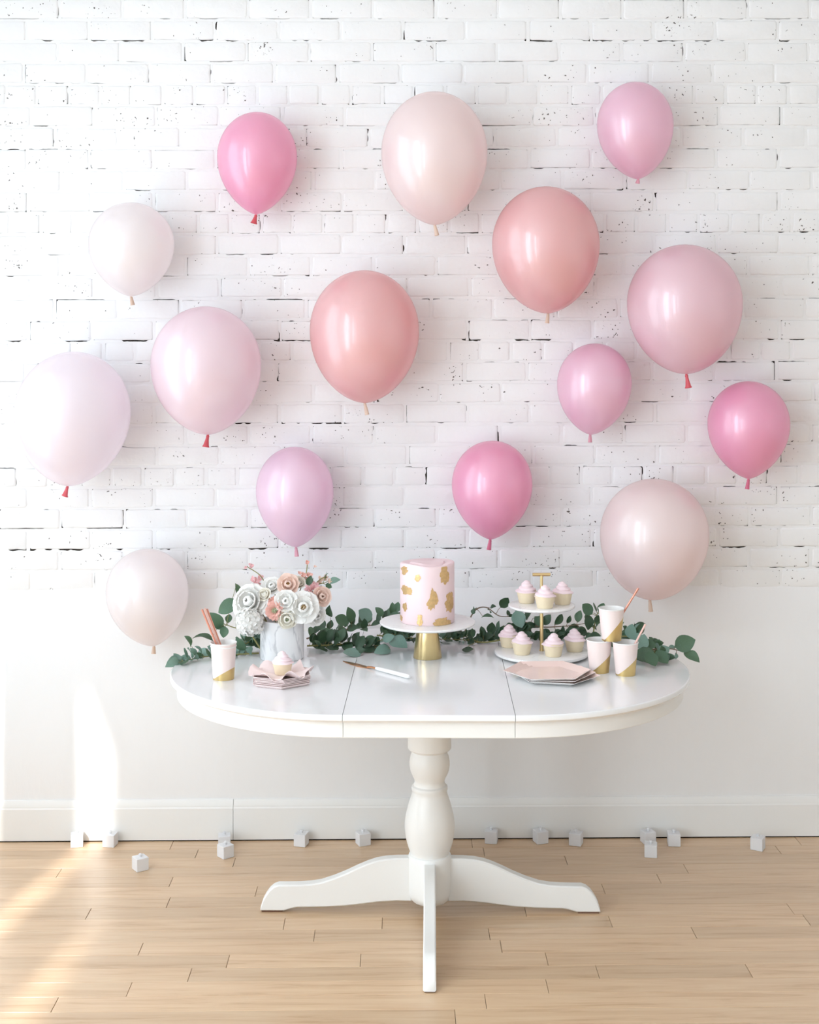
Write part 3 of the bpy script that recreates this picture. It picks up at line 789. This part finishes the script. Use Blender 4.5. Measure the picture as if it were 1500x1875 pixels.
# ---- drinking straws
def straw(p0, p1, material, label):
    p0, p1 = Vector(p0), Vector(p1)
    root = p0; d = p1 - p0; L_ = d.length; seg = 12
    mb = MB(); R_, r_ = 0.0031, 0.0024
    prof = [(r_, 0), (R_, 0), (R_, L_), (r_, L_), (r_, 0)]
    mb.lathe(prof, seg, False, False)
    o = mb.obj('drinking_straw', material, None, 40); o.location = p0
    o.rotation_euler = d.to_track_quat('Z', 'Y').to_euler()
    tag(o, label, 'straw', 'paper drinking straws')
def straw_px(c, rb_off, tip_px, Y, material, label):
    straw(c + Vector(rb_off), P(tip_px[0], tip_px[1], Y), material, label)
straw_px(lc2, (0.016, -0.010, 0.006), (370, 1116), lc.y - 0.012, MT['copper'], 'copper straw leaning left in the nested cups, leftmost of the bunch')
straw_px(lc2, (0.019, 0.000, 0.006), (375, 1114), lc.y - 0.004, MT['pink_straw'], 'pale pink straw second from the left in the nested cups')
straw_px(lc2, (0.021, 0.004, 0.006), (379, 1115), lc.y + 0.004, MT['copper'], 'copper straw third from the left in the nested cups')
straw_px(lc2, (0.018, 0.013, 0.006), (376, 1118), lc.y + 0.014, MT['pink_straw'], 'pale pink straw at the back of the nested cups')
straw_px(cl, (-0.002, 0.012, 0.006), (1118, 1137), cl.y - 0.035, MT['copper'], 'copper straw in the left front cup of the pyramid')
straw_px(cr_, (-0.016, 0.0, 0.006), (1182, 1143), cr_.y + 0.005, MT['pink_straw'], 'rose straw in the right front cup of the pyramid')
straw_px(ct_, (-0.010, 0.004, 0.006), (1169, 1077), ct_.y + 0.004, MT['copper'], 'long rose straw in the topmost cup, leaning right')

# ---- cake knife
k0, k1, k2 = T(628, 1209, ZT + 0.004), T(673, 1221, ZT + 0.005), T(750, 1240, ZT + 0.006)
kd = (k2 - k0); ka = math.atan2(kd.y, kd.x)
kr = empty('cake_knife', (k0.x, k0.y, ZT), ka, 'cake knife with rose gold blade and white handle lying on the table', 'knife')
L1 = (k1 - k0).length; L2 = kd.length
mb = MB(); up, dn = [], []
for t in [0, .04, .1, .2, .35, .5, .65, .8, .9, 1.0]:
    x = t * L1 * 1.02; wv = 0.017 * (math.sin(min(1, t * 1.6 + 0.05) * PI / 2)) * (1 - 0.72 * max(0, (t - 0.72) / 0.28) ** 1.5)
    up.append((x, wv * 0.55)); dn.append((x, -wv * 0.75))
outl2 = dn + up[::-1]
mb.rings([[(x, y, 0.0008) for x, y in outl2], [(x, y, 0.0026) for x, y in outl2]])
mb.tube([(L1 * 0.98, 0, 0.003), (L1 * 1.15, 0, 0.006), (L1 * 1.32, 0, 0.006)], [0.0035, 0.003, 0.0036], 12)
mb.obj('blade', MT['blade'], kr, 40)
mb = MB(); mb.tube([(L1 * 1.30, 0, 0.0066), (L1 * 1.36, 0, 0.0066), (L1 * 1.9, 0, 0.0070), (L2 - 0.01, 0, 0.0072), (L2, 0, 0.0072)], [0.0046, 0.0056, 0.0062, 0.0066, 0.004], 16)
mb.obj('handle', MT['handle'], kr, 50)

# ---- vase
vp = T(516.7, 1204.5, ZT); VR, VH = 0.0678, 0.122
vs_ = empty('vase', vp, 0, 'white cylindrical vase with grey marble veins holding the bouquet', 'vase')
mb = MB(); mb.lathe([(VR - 0.003, 0), (VR, 0.003), (VR, VH - 0.002), (VR - 0.002, VH), (VR - 0.006, VH - 0.001), (VR - 0.007, 0.01)], 64); mb.obj('body', MT['marble'], vs_, 35)

# ================================================================== FLOWERS
def petal_data(name, L_, W_, cup_, curl, nu=7, nv=8, material=None, tip=0.0):
    vs = []
    for i in range(nv + 1):
        t = i / nv
        w = W_ * (0.10 + 0.90 * min(1.0, 0.3 + 1.5 * t) * math.sqrt(max(0.0, 1 - t ** 3.2)))
        for j in range(nu):
            s = (j / (nu - 1)) * 2 - 1
            x = s * w
            z = L_ * (math.sin(t * PI / 2) ** 0.9) * (1 - 0.06 * s * s)
            y = -cup_ * (1 - s * s) * math.sin(PI * min(1, t * 0.9)) + curl * t * t * t
            vs.append((x, y, z))
    fs = [(i * nu + j, i * nu + j + 1, (i + 1) * nu + j + 1, (i + 1) * nu + j) for i in range(nv) for j in range(nu - 1)]
    me = bpy.data.meshes.new(name); me.from_pydata(vs, [], fs); me.update()
    me.polygons.foreach_set('use_smooth', [True] * len(me.polygons)); me.materials.append(material); return me
# petals grow along +z and face outwards along -y, unit flower radius = 1
PD = {}
for nm in ('petal_white', 'petal_cream', 'petal_peach', 'petal_coral', 'petal_pink'):
    PD[nm] = (petal_data('petal', 0.72, 0.36, 0.16, 0.10, material=MT[nm]), petal_data('petal', 0.86, 0.50, 0.20, -0.12, material=MT[nm]),
              petal_data('petal', 0.98, 0.60, 0.16, -0.30, material=MT[nm]), petal_data('petal', 0.80, 0.17, 0.05, -0.12, material=MT[nm], nu=3, nv=4))
def axis_matrix(loc, direction, scale):
    q = Vector(direction).normalized().to_track_quat('Z', 'Y')
    return Matrix.Translation(loc) @ q.to_matrix().to_4x4() @ Matrix.Scale(scale, 4)
def stem_down(root_m, loc, R_, parent, rad=0.0016, to=None):
    inv = root_m.inverted()
    a = Vector(loc); b = to or Vector((vp.x + (a.x - vp.x) * 0.22, vp.y + (a.y - vp.y) * 0.22, ZT + 0.03))
    m_ = Vector((vp.x + (a.x - vp.x) * 0.55, vp.y + (a.y - vp.y) * 0.55, max(ZT + VH + 0.004, a.z - 0.05)))
    mb = MB(); mb.tube([inv @ p for p in catmull([a, m_, b], 5)], rad / R_, 7); return mb.obj('stem', MT['stem'], parent, 60)
BQ = 'flowers of the bouquet in the marble vase'
def rose(px, py, Y, rpx, direction, pm, label, center=None, open_=1.0, name='rose', kinds=((5, 0, 0.10, 10), (6, 1, 0.16, 26), (7, 2, 0.20, 48)), cat='flower'):
    loc = P(px, py, Y); R_ = rpx * Y / FPX * 1.12
    d = Vector(direction).normalized(); base = loc - d * R_ * 0.45
    M_ = axis_matrix(base, d, R_)
    root = empty(name, (0, 0, 0), 0, label, cat, BQ); root.matrix_world = M_
    rnd = random.Random(int(px * 13 + py))
    for n, mi, r0, tilt in kinds:
        a0 = rnd.uniform(0, 6)
        for i in range(n):
            a = a0 + 2 * PI * i / n + rnd.uniform(-.12, .12)
            tl = math.radians(tilt * open_ + rnd.uniform(-5, 5))
            m_ = Matrix.Rotation(a, 4, 'Z') @ Matrix.Translation((0, -r0, 0)) @ Matrix.Rotation(tl, 4, 'X') @ Matrix.Scale(rnd.uniform(.93, 1.07), 4)
            inst('petal', PD[pm][mi], root, matrix=m_)
    if center:
        mb = MB(); k = 26
        for i in range(k):
            rr = 0.24 * math.sqrt((i + .5) / k); a = i * 2.4
            p = Vector((rr * math.cos(a), rr * math.sin(a), 0.30 + 0.14 * (1 - rr / .24)))
            mb.tube([p - Vector((0, 0, .3)), p, p + Vector((0, 0, .05))], [0.012, 0.02, 0.034], 5)
        mb.obj('stamens', MT[center], root, 60)
    bpy.context.view_layer.update()
    stem_down(M_, base, R_, root)
    return root
FR = (0, -1, 0.45)
NARROW = ((10, 3, 0.10, 30), (12, 3, 0.12, 58), (12, 3, 0.14, 84))
rose(555, 1111, 3.945, 23, (0.1, -1, 0.25), 'petal_white', 'open white rose with golden stamens facing front, above the vase rim', 'stamen', 1.25)
rose(523.5, 1100, 3.955, 18, (-0.1, -1, 0.35), 'petal_white', 'white rose left of the one with golden stamens', None, 0.9)
rose(526, 1134, 3.945, 16, (0.0, -1, 0.05), 'petal_cream', 'cream ranunculus hanging lowest over the front of the vase', 'green_center', 0.9, 'ranunculus', ((6, 0, 0.16, 8), (8, 1, 0.22, 24), (8, 1, 0.3, 46)))
rose(498, 1073, 4.01, 17, (-0.15, -0.8, 0.7), 'petal_white', 'white rose high in the middle of the bouquet, left of the peach rose', None, 0.85)
rose(485, 1089, 3.985, 13, (-0.5, -1, 0.4), 'petal_cream', 'half-open cream rose next to the white peony', None, 0.6)
rose(547, 1068, 4.03, 13, (0.2, -0.7, 0.7), 'petal_cream', 'cream rose bud behind the peach rose', None, 0.6)
rose(580, 1128, 3.985, 17, (0.7, -1, -0.1), 'petal_white', 'white rose drooping at the right side of the vase', None, 1.0)
rose(528, 1070, 3.99, 17, (0.05, -1, 0.5), 'petal_peach', 'peach rose at the top middle of the bouquet', 'stamen', 1.05)
rose(590, 1092, 3.995, 15, (0.5, -1, 0.2), 'petal_peach', 'peach rose at the right edge of the bouquet', None, 1.0)
rose(502, 1118, 3.945, 19, (-0.15, -1, 0.15), 'petal_coral', 'coral flower with a green centre, low in the front of the bouquet', 'green_center', 1.0, 'scabiosa', NARROW)
rose(500, 1101, 3.97, 11, (-0.2, -1, 0.4), 'petal_coral', 'small coral flower just above the green-centred coral one', None, 1.0, 'carnation', NARROW)
rose(575, 1080, 4.0, 17, (0.3, -1, 0.4), 'petal_pink', 'pink many-petalled flower at the upper right of the bouquet', None, 0.95, 'carnation', NARROW)
# hydrangea heads
def hydrangea(px, py, Y, rpx, label):
    loc = P(px, py, Y); R_ = rpx * Y / FPX
    root = empty('hydrangea', loc, 0, label, 'flower', BQ)
    rnd = random.Random(px); mb = MB(); n = 80
    for i in range(n):
        zz = 1 - 2 * (i + .5) / n; rr = math.sqrt(1 - zz * zz); a = i * 2.39996
        d = Vector((rr * math.cos(a), rr * math.sin(a), zz))
        q = d.to_track_quat('Z', 'Y'); c = d * R_ * (rnd.uniform(0.80, 1.0) + 0.10 * noise.noise(d * 2.2 + Vector((px, 0, 0)))); s = R_ * rnd.uniform(0.30, 0.44)
        q = (d + Vector((rnd.uniform(-.4, .4), rnd.uniform(-.4, .4), rnd.uniform(-.4, .4)))).to_track_quat('Z', 'Y')
        sp_ = rnd.uniform(0, 6)
        for k in range(4):
            b_ = sp_ + k * PI / 2
            pts = [Vector((0, 0, 0))] + [Vector((math.cos(b_ + t) * rr_ * s, math.sin(b_ + t) * rr_ * s, h_ * s)) for t, rr_, h_ in ((-.72, .55, .22), (-.34, .98, .04), (.34, .98, .04), (.72, .55, .22))]
            mb.add([c + q @ p for p in pts], [(0, 1, 2), (0, 2, 3), (0, 3, 4)])
    fl = mb.obj('floret_cluster', MT['petal_white'], root); tag(fl, kind='stuff')
    mb = MB(); mb.lathe([(0.02 * R_, -R_ * .72), (R_ * .45, -R_ * .6), (R_ * .78, -R_ * .2), (R_ * .78, R_ * .25), (R_ * .4, R_ * .6), (R_ * .05, R_ * .7)], 20); mb.obj('flower_head', MT['petal_white'], root, 60)
    M_ = Matrix.Translation(loc); stem_down(M_, loc - Vector((0, 0, R_ * .7)), 1.0, root, 0.002)
rose(455, 1101, 3.985, 25, (-0.35, -1, 0.45), 'petal_white', 'large full white peony at the upper left of the bouquet', None, 1.0, 'peony', ((6, 0, 0.10, 6), (8, 1, 0.18, 18), (9, 1, 0.26, 36), (10, 2, 0.28, 60)))
hydrangea(457, 1139, 3.965, 25, 'white hydrangea head hanging at the lower left of the bouquet')
# sprays of small blossom
def spray(pts_px, blossoms, pm, label, Y):
    pts = [P(x, y, Y + dy) for x, y, dy in pts_px]
    root = empty('blossom_spray', pts[0], 0, label, 'flower', BQ)
    cv = catmull(pts, 6)
    mb = MB(); mb.tube([p - pts[0] for p in cv], [0.0014 + 0.0006 * (1 - i / len(cv)) for i in range(len(cv))], 6); mb.obj('stem', MT['stem'], root, 60)
    rnd = random.Random(len(blossoms) + int(pts_px[-1][0]))
    for x, y, r in blossoms:
        c = P(x, y, Y + rnd.uniform(-.008, .008)); R_ = r * Y / FPX
        d = Vector((rnd.uniform(-.5, .5), -0.8, rnd.uniform(.1, .9))).normalized()
        for i in range(7):
            a = 2 * PI * i / 7 + rnd.uniform(-.2, .2)
            m_ = axis_matrix(c - pts[0] - d * R_ * .4, d, R_) @ Matrix.Rotation(a, 4, 'Z') @ Matrix.Translation((0, -.08, 0)) @ Matrix.Rotation(math.radians(rnd.uniform(25, 65)), 4, 'X') @ Matrix.Diagonal((.72, 1, 1, 1))
            inst('petal', PD[pm][0 if i % 2 else 1], root, matrix=m_)
spray([(512, 1150, 0.01), (495, 1100, 0.01), (480, 1058, 0.0), (452, 1037, 0.0)], [(470, 1064, 9), (477, 1057, 7), (463, 1060, 7), (460, 1036, 7), (450, 1039, 4), (474, 1070, 6)], 'petal_pink', 'spray of small pink blossoms rising at the top left of the bouquet', 4.03)
spray([(525, 1150, 0.01), (548, 1085, 0.01), (560, 1052, 0.0), (563, 1032, 0.0)], [(556, 1053, 8), (567, 1053, 8), (549, 1049, 5), (563, 1030, 6), (562, 1060, 6)], 'petal_coral', 'spray of small coral blossoms with a bud, the tallest of the bouquet', 4.04)
spray([(535, 1150, 0.01), (565, 1090, 0.01), (585, 1062, 0.0), (602, 1056, 0.0)], [(588, 1061, 8), (597, 1058, 8), (604, 1063, 6), (583, 1068, 6), (577, 1037, 4)], 'petal_peach', 'spray of small peach blossoms at the top right of the bouquet', 4.03)

# ================================================================== EUCALYPTUS
def leaf_data(name, wid, fold, bend, material, tip=1.0):
    nu, nv = 5, 8; vs = []
    for i in range(nv + 1):
        t = i / nv
        w = wid * (math.sin(PI * min(1, max(0, t)) ** (0.85 * tip)) ** 0.75) + (0.012 if i in (0, nv) else 0)
        for j in range(nu):
            s = (j / (nu - 1)) * 2 - 1
            vs.append((s * w, t, fold * abs(s) * w + bend * (t - 0.5) ** 2 * -1 + 0.015 * math.sin(9 * t) * s))
    fs = [(i * nu + j, i * nu + j + 1, (i + 1) * nu + j + 1, (i + 1) * nu + j) for i in range(nv) for j in range(nu - 1)]
    me = bpy.data.meshes.new(name); me.from_pydata(vs, [], fs); me.update()
    me.polygons.foreach_set('use_smooth', [True] * len(me.polygons)); me.materials.append(material); return me
LV = {}
for key in ('leaf_a', 'leaf_b', 'leaf_c'):
    LV[key] = [leaf_data('leaf', 0.33, 0.25, 0.35, MT[key]), leaf_data('leaf', 0.40, 0.15, -0.25, MT[key]), leaf_data('leaf', 0.29, 0.35, 0.55, MT[key], 1.15)]
def leaf_matrix(base, d, nrm, size):
    d = d.normalized(); x = d.cross(nrm)
    if x.length < 1e-3: x = d.cross(Vector((1, 0, 0)))
    x.normalize(); n = x.cross(d)
    return Matrix(((x.x * size, d.x * size, n.x * size, base.x), (x.y * size, d.y * size, n.y * size, base.y), (x.z * size, d.z * size, n.z * size, base.z), (0, 0, 0, 1)))
EU = 'eucalyptus branches laid along the back of the table'
def branch(label, pts, pairs, size, seed, pal=('leaf_a', 'leaf_c', 'leaf_b'), wts=(4, 4, 2), extra=(), floor_z=ZT + 0.003, up=0.5, stem_m='stem', skip=0.0, zmax=None, ymax=4.44, tipleaf=True, front=0.35):
    rnd = random.Random(seed); pairs = int(pairs * 1.5 + 0.5) if pairs > 4 else pairs; size *= 1.08
    pts = [Vector(p) for p in pts]
    root = empty('eucalyptus_branch', pts[0], 0, label, 'branch', EU)
    cv = catmull(pts, 8); n = len(cv); o0 = pts[0]
    mb = MB(); mb.tube([p - o0 for p in cv], [0.0028 - 0.0018 * i / n for i in range(n)], 7)
    todo = []
    for k in range(pairs):
        t = skip + (1 - skip) * (k + 0.6) / pairs; f = t * (n - 1); i = min(n - 2, int(f)); p = cv[i].lerp(cv[i + 1], f - i)
        tg = (cv[i + 1] - cv[i]).normalized()
        a = rnd.uniform(0, 2 * PI)
        for s in (1, -1):
            side = tg.cross(Vector((0, 0, 1)));
            if side.length < .1: side = Vector((1, 0, 0))
            side.normalize(); upv = side.cross(tg).normalized()
            rad = (side * math.cos(a) + upv * math.sin(a)) * s
            d = tg * rnd.uniform(.25, .9) + rad * rnd.uniform(.7, 1.1) + Vector((0, 0, up * rnd.uniform(.2, 1.2)))
            todo.append((p, d.normalized(), size * rnd.uniform(.72, 1.18) * (1 - 0.25 * t)))
    if tipleaf: todo.append((cv[-1], (cv[-1] - cv[-2]).normalized(), size * .8))
    for p, d, s in todo:
        pet = p + d * 0.009
        if pet.z + d.z * s < floor_z: d = Vector((d.x, d.y, max((floor_z - pet.z) / s, 0.02))).normalized()
        if zmax and pet.z + d.z * s > zmax: d = Vector((d.x, d.y, (zmax - pet.z) / s)).normalized()
        if pet.y + d.y * s > ymax: d = Vector((d.x, -abs(d.y) * .3, d.z + .15)).normalized()
        nr = Vector((rnd.uniform(-.8, .8), -front * 2 * rnd.uniform(.2, 1.4), rnd.uniform(.2, 1.0)))
        key = rnd.choices(pal, wts)[0]
        M_ = leaf_matrix(pet - o0, d, nr, s)
        me = rnd.choice(LV[key])
        low = min((M_ @ v.co).z for v in me.vertices) + o0.z
        if low < floor_z: M_ = Matrix.Translation((0, 0, floor_z - low)) @ M_
        inst('leaf', me, root, matrix=M_)
        mb.tube([p - o0, pet - o0 + d * 0.004], [0.0010, 0.0007], 5)
    for (bp, tp, wk, key, vi) in extra:      # leaves that stand out: base point, tip point, facing
        b_, t_ = Vector(bp), Vector(tp)
        for q_ in (b_, t_): q_.z = max(q_.z, floor_z + 0.002)
        s = (t_ - b_).length
        inst('leaf', LV[key][vi], root, matrix=leaf_matrix(b_ - o0, t_ - b_, Vector(wk), s))
        near = min(cv, key=lambda c: (c - b_).length)
        mb.tube([near - o0, (near.lerp(b_, .5) + Vector((0, 0, .004))) - o0, b_ - o0 + (t_ - b_) * .08], [0.0011, 0.0009, 0.0008], 5)
    mb.obj('stem', MT[stem_m], root, 60)
    return root
def G(px, py): return T(px, py, ZT + 0.006)
V = Vector
# left end
branch('grey-green eucalyptus tip lying at the left end of the table, behind the nested cups', [G(474, 1196), G(420, 1199), G(370, 1203), G(332, 1212)], 8, 0.046, 11, ('leaf_b', 'leaf_a'), (6, 2), up=0.35,
       extra=[(P(345, 1208, 3.99), P(305, 1222, 3.93), (0.2, -.6, .8), 'leaf_b', 2), (P(352, 1185, 4.02), P(341, 1164, 4.0), (1, -.2, .1), 'leaf_a', 2)])
branch('eucalyptus sprig rising left of the white peony, behind the copper straws', [V((P(478, 1180, 4.06).x, 4.06, ZT + .02)), P(455, 1158, 4.07), P(425, 1148, 4.08), P(405, 1140, 4.09)], 2, 0.036, 12, ('leaf_a',), (1,), tipleaf=False,
       extra=[(P(407, 1150, 4.07), P(385, 1122, 4.06), (.3, -1, .2), 'leaf_a', 0), (P(412, 1147, 4.06), P(409, 1168, 4.05), (.1, -1, .1), 'leaf_a', 1),
              (P(435, 1100, 4.05), P(399, 1122, 4.05), (-.1, -1, .4), 'leaf_a', 0), (P(433, 1068, 4.05), P(437, 1091, 4.05), (.8, -.7, .1), 'leaf_a', 2), (P(390, 1168, 4.1), P(352, 1164, 4.12), (0, -.1, 1), 'leaf_c', 2)])
branch('dark eucalyptus tucked against the left side of the vase', [V((P(500, 1180, 4.15).x, 4.15, ZT + .015)), G(470, 1190) + V((0, .05, .02)), G(440, 1193) + V((0, .02, .015))], 7, 0.042, 13, ('leaf_b', 'leaf_c', 'leaf_a'), (4, 4, 3), up=.8, zmax=.84)
# between vase and cake
branch('dark eucalyptus branch lying right of the vase', [G(566, 1196) + V((-.01, .06, .01)), G(600, 1192) + V((0, .02, .014)), G(640, 1190) + V((0, .02, .014)), G(688, 1186)], 13, 0.043, 21, ('leaf_c', 'leaf_a'), (7, 3), up=.75, zmax=.84)
branch('thick-stemmed eucalyptus branch crossing from the table towards the cake stand', [G(640, 1196), G(660, 1191), G(690, 1182) + V((0, 0, .010)), G(724, 1172) + V((0, .02, .02)), G(770, 1166) + V((0, .03, .02))], 8, 0.044, 22, ('leaf_c', 'leaf_a', 'leaf_b'), (5, 3, 3), up=.35, zmax=.825,
       extra=[(G(662, 1196), G(628, 1199) + V((0, -.0, .004)), (0, -.5, 1), 'leaf_b', 1), (P(716, 1187, 4.09), P(686, 1194, 4.06), (.1, -.8, .8), 'leaf_b', 0), (P(714, 1168, 4.13), P(745, 1184, 4.08), (.2, -1, .6), 'leaf_b', 0), (P(690, 1170, 4.14), P(664, 1176, 4.12), (0, -1, .6), 'leaf_a', 0), (P(700, 1172, 4.12), P(722, 1164, 4.11), (.1, -1, .4), 'leaf_b', 0)])
branch('eucalyptus branch with upright leaves behind the right side of the bouquet', [G(560, 1180) + V((0, .04, .01)), P(600, 1158, 4.26), P(650, 1150, 4.27), P(700, 1140, 4.29), P(728, 1124, 4.3)], 9, 0.044, 23, ('leaf_a', 'leaf_c'), (5, 5), up=.9, stem_m='stem_brown',
       extra=[(P(605, 1132, 4.24), P(602, 1110, 4.22), (-.5, -1, .2), 'leaf_c', 2), (P(645, 1140, 4.24), P(638, 1112, 4.23), (.5, -1, .2), 'leaf_a', 0), (P(680, 1134, 4.24), P(656, 1117, 4.22), (.1, -1, .4), 'leaf_b', 1),
              (P(636, 1140, 4.22), P(613, 1130, 4.2), (0, -1, .5), 'leaf_a', 1), (P(702, 1128, 4.25), P(688, 1112, 4.25), (.5, -1, .2), 'leaf_a', 0), (P(666, 1152, 4.22), P(668, 1133, 4.21), (.4, -1, .1), 'leaf_c', 0)])
branch('dark eucalyptus filling the space behind the cake stand foot', [G(690, 1176) + V((0, .06, .01)), P(740, 1168, 4.24), P(800, 1170, 4.24), P(860, 1172, 4.23)], 14, 0.043, 24, ('leaf_c', 'leaf_a', 'leaf_b'), (6, 3, 1), up=.4, zmax=.83)
# right of the cake
branch('eucalyptus branch with a bare yellow-green stem right of the cake stand', [G(926, 1178) + V((0, .03, .006)), G(880, 1176), G(850, 1172) + V((0, .02, .01)), G(820, 1168) + V((0, .04, .01))], 6, 0.042, 31, ('leaf_c', 'leaf_a'), (6, 3), up=.5, zmax=.83, skip=.35,
       extra=[(G(846, 1191), G(868, 1192) + V((0, 0, .004)), (0, -.4, 1), 'leaf_c', 1)])
branch('dense eucalyptus clump between cake stand and tiered stand', [P(870, 1178, 4.25), P(900, 1165, 4.26), P(930, 1160, 4.27), P(958, 1150, 4.29)], 10, 0.044, 32, ('leaf_c', 'leaf_a'), (7, 3), up=.55)
branch('arching eucalyptus twig with brown stem behind the cake, right side', [P(850, 1160, 4.33), P(868, 1120, 4.34), P(890, 1112, 4.34), P(915, 1128, 4.33), P(945, 1128, 4.33)], 3, 0.034, 33, ('leaf_c', 'leaf_a'), (2, 3), stem_m='stem_brown',
       extra=[(P(917, 1112, 4.32), P(931, 1094, 4.31), (.2, -1, .1), 'leaf_c', 1), (P(882, 1128, 4.3), P(905, 1129, 4.3), (0, -.3, 1), 'leaf_a', 2)])
branch('blue-green eucalyptus branch behind the tiered stand', [P(930, 1168, 4.30), P(955, 1140, 4.31), P(990, 1148, 4.31), P(1040, 1146, 4.31), P(1080, 1140, 4.31)], 6, 0.042, 34, ('leaf_c', 'leaf_a'), (5, 3), up=.3, stem_m='stem_brown',
       extra=[(P(945, 1118, 4.28), P(956, 1150, 4.26), (-.1, -1, .2), 'leaf_b', 1), (P(962, 1140, 4.29), P(950, 1168, 4.27), (.2, -1, .2), 'leaf_a', 1), (P(980, 1128, 4.3), P(995, 1150, 4.29), (.4, -1, .2), 'leaf_a', 0)])
branch('low dark eucalyptus behind the cupcakes of the lower tier', [P(950, 1182, 4.27), P(990, 1174, 4.27), P(1030, 1172, 4.27), P(1075, 1170, 4.26)], 12, 0.042, 35, ('leaf_c', 'leaf_a'), (8, 2), up=.35, zmax=.85)
branch('eucalyptus sprig standing between the tiered stand and the cups', [P(1085, 1172, 4.28), P(1088, 1150, 4.28), P(1092, 1130, 4.28), P(1098, 1116, 4.28)], 2, 0.034, 36, ('leaf_a',), (1,), tipleaf=False,
       extra=[(P(1084, 1124, 4.27), P(1066, 1106, 4.26), (.2, -1, .3), 'leaf_a', 1), (P(1078, 1125, 4.27), P(1078, 1154, 4.26), (.3, -1, .1), 'leaf_c', 0), (P(1098, 1122, 4.27), P(1106, 1104, 4.27), (0, -1, .2), 'leaf_a', 1), (P(1090, 1140, 4.27), P(1096, 1126, 4.27), (.5, -1, .2), 'leaf_c', 1)])
# right end
branch('blue-green eucalyptus behind the paper cups, spreading right', [P(1100, 1180, 4.2), P(1140, 1165, 4.16), G(1180, 1190) + V((0, .03, .02)), G(1215, 1208)], 12, 0.046, 41, ('leaf_b', 'leaf_a', 'leaf_c'), (4, 4, 3), up=.45, zmax=.86,
       extra=[(P(1152, 1168, 4.08), P(1158, 1142, 4.08), (0, -1, .3), 'leaf_b', 1), (P(1158, 1160, 4.07), P(1178, 1188, 4.05), (-.1, -1, .4), 'leaf_b', 1), (P(1187, 1194, 3.90), P(1200, 1224, 3.865), (.1, -1, .5), 'leaf_a', 1),
              (P(1202, 1192, 3.93), P(1223, 1218, 3.90), (.2, -1, .5), 'leaf_a', 1), (P(1204, 1197, 3.95), P(1226, 1186, 3.96), (0, -1, .4), 'leaf_b', 1), (P(1178, 1186, 3.95), P(1186, 1216, 3.89), (-.2, -1, .5), 'leaf_a', 1),
              (P(1176, 1178, 3.98), P(1202, 1184, 3.96), (0, -1, .6), 'leaf_a', 1), (P(1172, 1190, 3.95), P(1180, 1162, 3.98), (-.2, -1, .3), 'leaf_b', 1), (P(1212, 1205, 3.93), P(1237, 1203, 3.92), (0, -.8, .8), 'leaf_c', 2), (P(1166, 1196, 3.96), P(1176, 1214, 3.90), (.1, -1, .5), 'leaf_c', 1), (P(1160, 1143, 4.15), P(1183, 1140, 4.14), (0, .1, 1), 'leaf_c', 2)])
branch('eucalyptus tip with two big leaves overhanging the right end of the table', [G(1176, 1204) + V((0, .03, .012)), P(1205, 1188, 4.02), P(1228, 1188, 4.0), P(1246, 1192, 3.98)], 3, 0.030, 42, ('leaf_a', 'leaf_b'), (3, 2), stem_m='stem_brown', tipleaf=False, skip=.0,
       extra=[(P(1236, 1184, 3.99), P(1274, 1171, 3.97), (.1, -1, .25), 'leaf_a', 1), (P(1252, 1192, 3.98), P(1281, 1222, 3.94), (.45, -1, .2), 'leaf_a', 2)])
# leaves inside the bouquet
branch('short leafy stem among the flowers of the bouquet, a leaf pointing right', [V((vp.x + .01, vp.y, ZT + .05)), P(545, 1110, 4.03), P(575, 1075, 4.03), P(598, 1066, 4.03)], 2, 0.03, 51, ('leaf_c', 'leaf_a'), (2, 1), skip=.5, tipleaf=False,
       extra=[(P(600, 1067, 4.03), P(623, 1060, 4.03), (0, -.7, .7), 'leaf_b', 2), (P(563, 1072, 4.0), P(570, 1054, 4.0), (0, -1, .2), 'leaf_c', 0)])

# ================================================================== WHITE CUBES ON THE FLOOR
CUBES = [(141, 1553, 12, 'small white cube weight at the far left against the baseboard, in the sunlight'), (202, 1552.5, -8, 'small white cube weight second from the left against the baseboard'),
         (257, 1598, 35, 'small white cube weight standing by itself on the floor boards at left'), (411, 1555, 8, 'small white cube weight at the baseboard seam, behind another cube'),
         (413, 1574.5, 40, 'small white cube weight in front of the one at the baseboard seam'), (552, 1552, -15, 'small white cube weight left of the table foot, near the baseboard'),
         (665, 1551, 22, 'small white cube weight just left of the table column'), (900, 1546, -10, 'small white cube weight just right of the table column'),
         (990, 1547, 18, 'small white cube weight second to the right of the table column'), (1055, 1551, -20, 'small white cube weight third to the right of the table column'),
         (1187, 1548, 14, 'small white cube weight behind another one, at the right'), (1192, 1572, -12, 'small white cube weight nearest the camera at right, before another cube'),
         (1234, 1551, -6, 'small white cube weight right of the pair, close to the baseboard'), (1388, 1560, -30, 'rightmost small white cube weight on the floor')]
S = 0.0415
mb = MB(); mb.box(-S / 2, S / 2, -S / 2, S / 2, 0, S, 0.0012); cube_o = mb.obj('body', MT['cube'], None, 30)
mb = MB(); mb.lathe([(0.0042, S - 0.001), (0.0040, S + 0.003), (0.0055, S + 0.005), (0.0058, S + 0.008), (0.004, S + 0.010)], 14); knob_o = mb.obj('knob', MT['cube'], None, 40)
for k, (px, py, a, lab) in enumerate(CUBES):
    p = T(px, py, 0.0); half = S / 2 * (abs(math.cos(math.radians(a))) + abs(math.sin(math.radians(a))))
    y = min(p.y + half, YW - 0.0165 - half)
    x = p.x + (y - p.y) * (p.x / p.y)
    c = empty('cube_weight', (x, y, 0.0), math.radians(a), lab, 'weight', 'white cube weights on the floor')
    for src in (cube_o, knob_o):
        o = src if k == 0 else src.copy()
        if k: COL.objects.link(o)
        o.parent = c
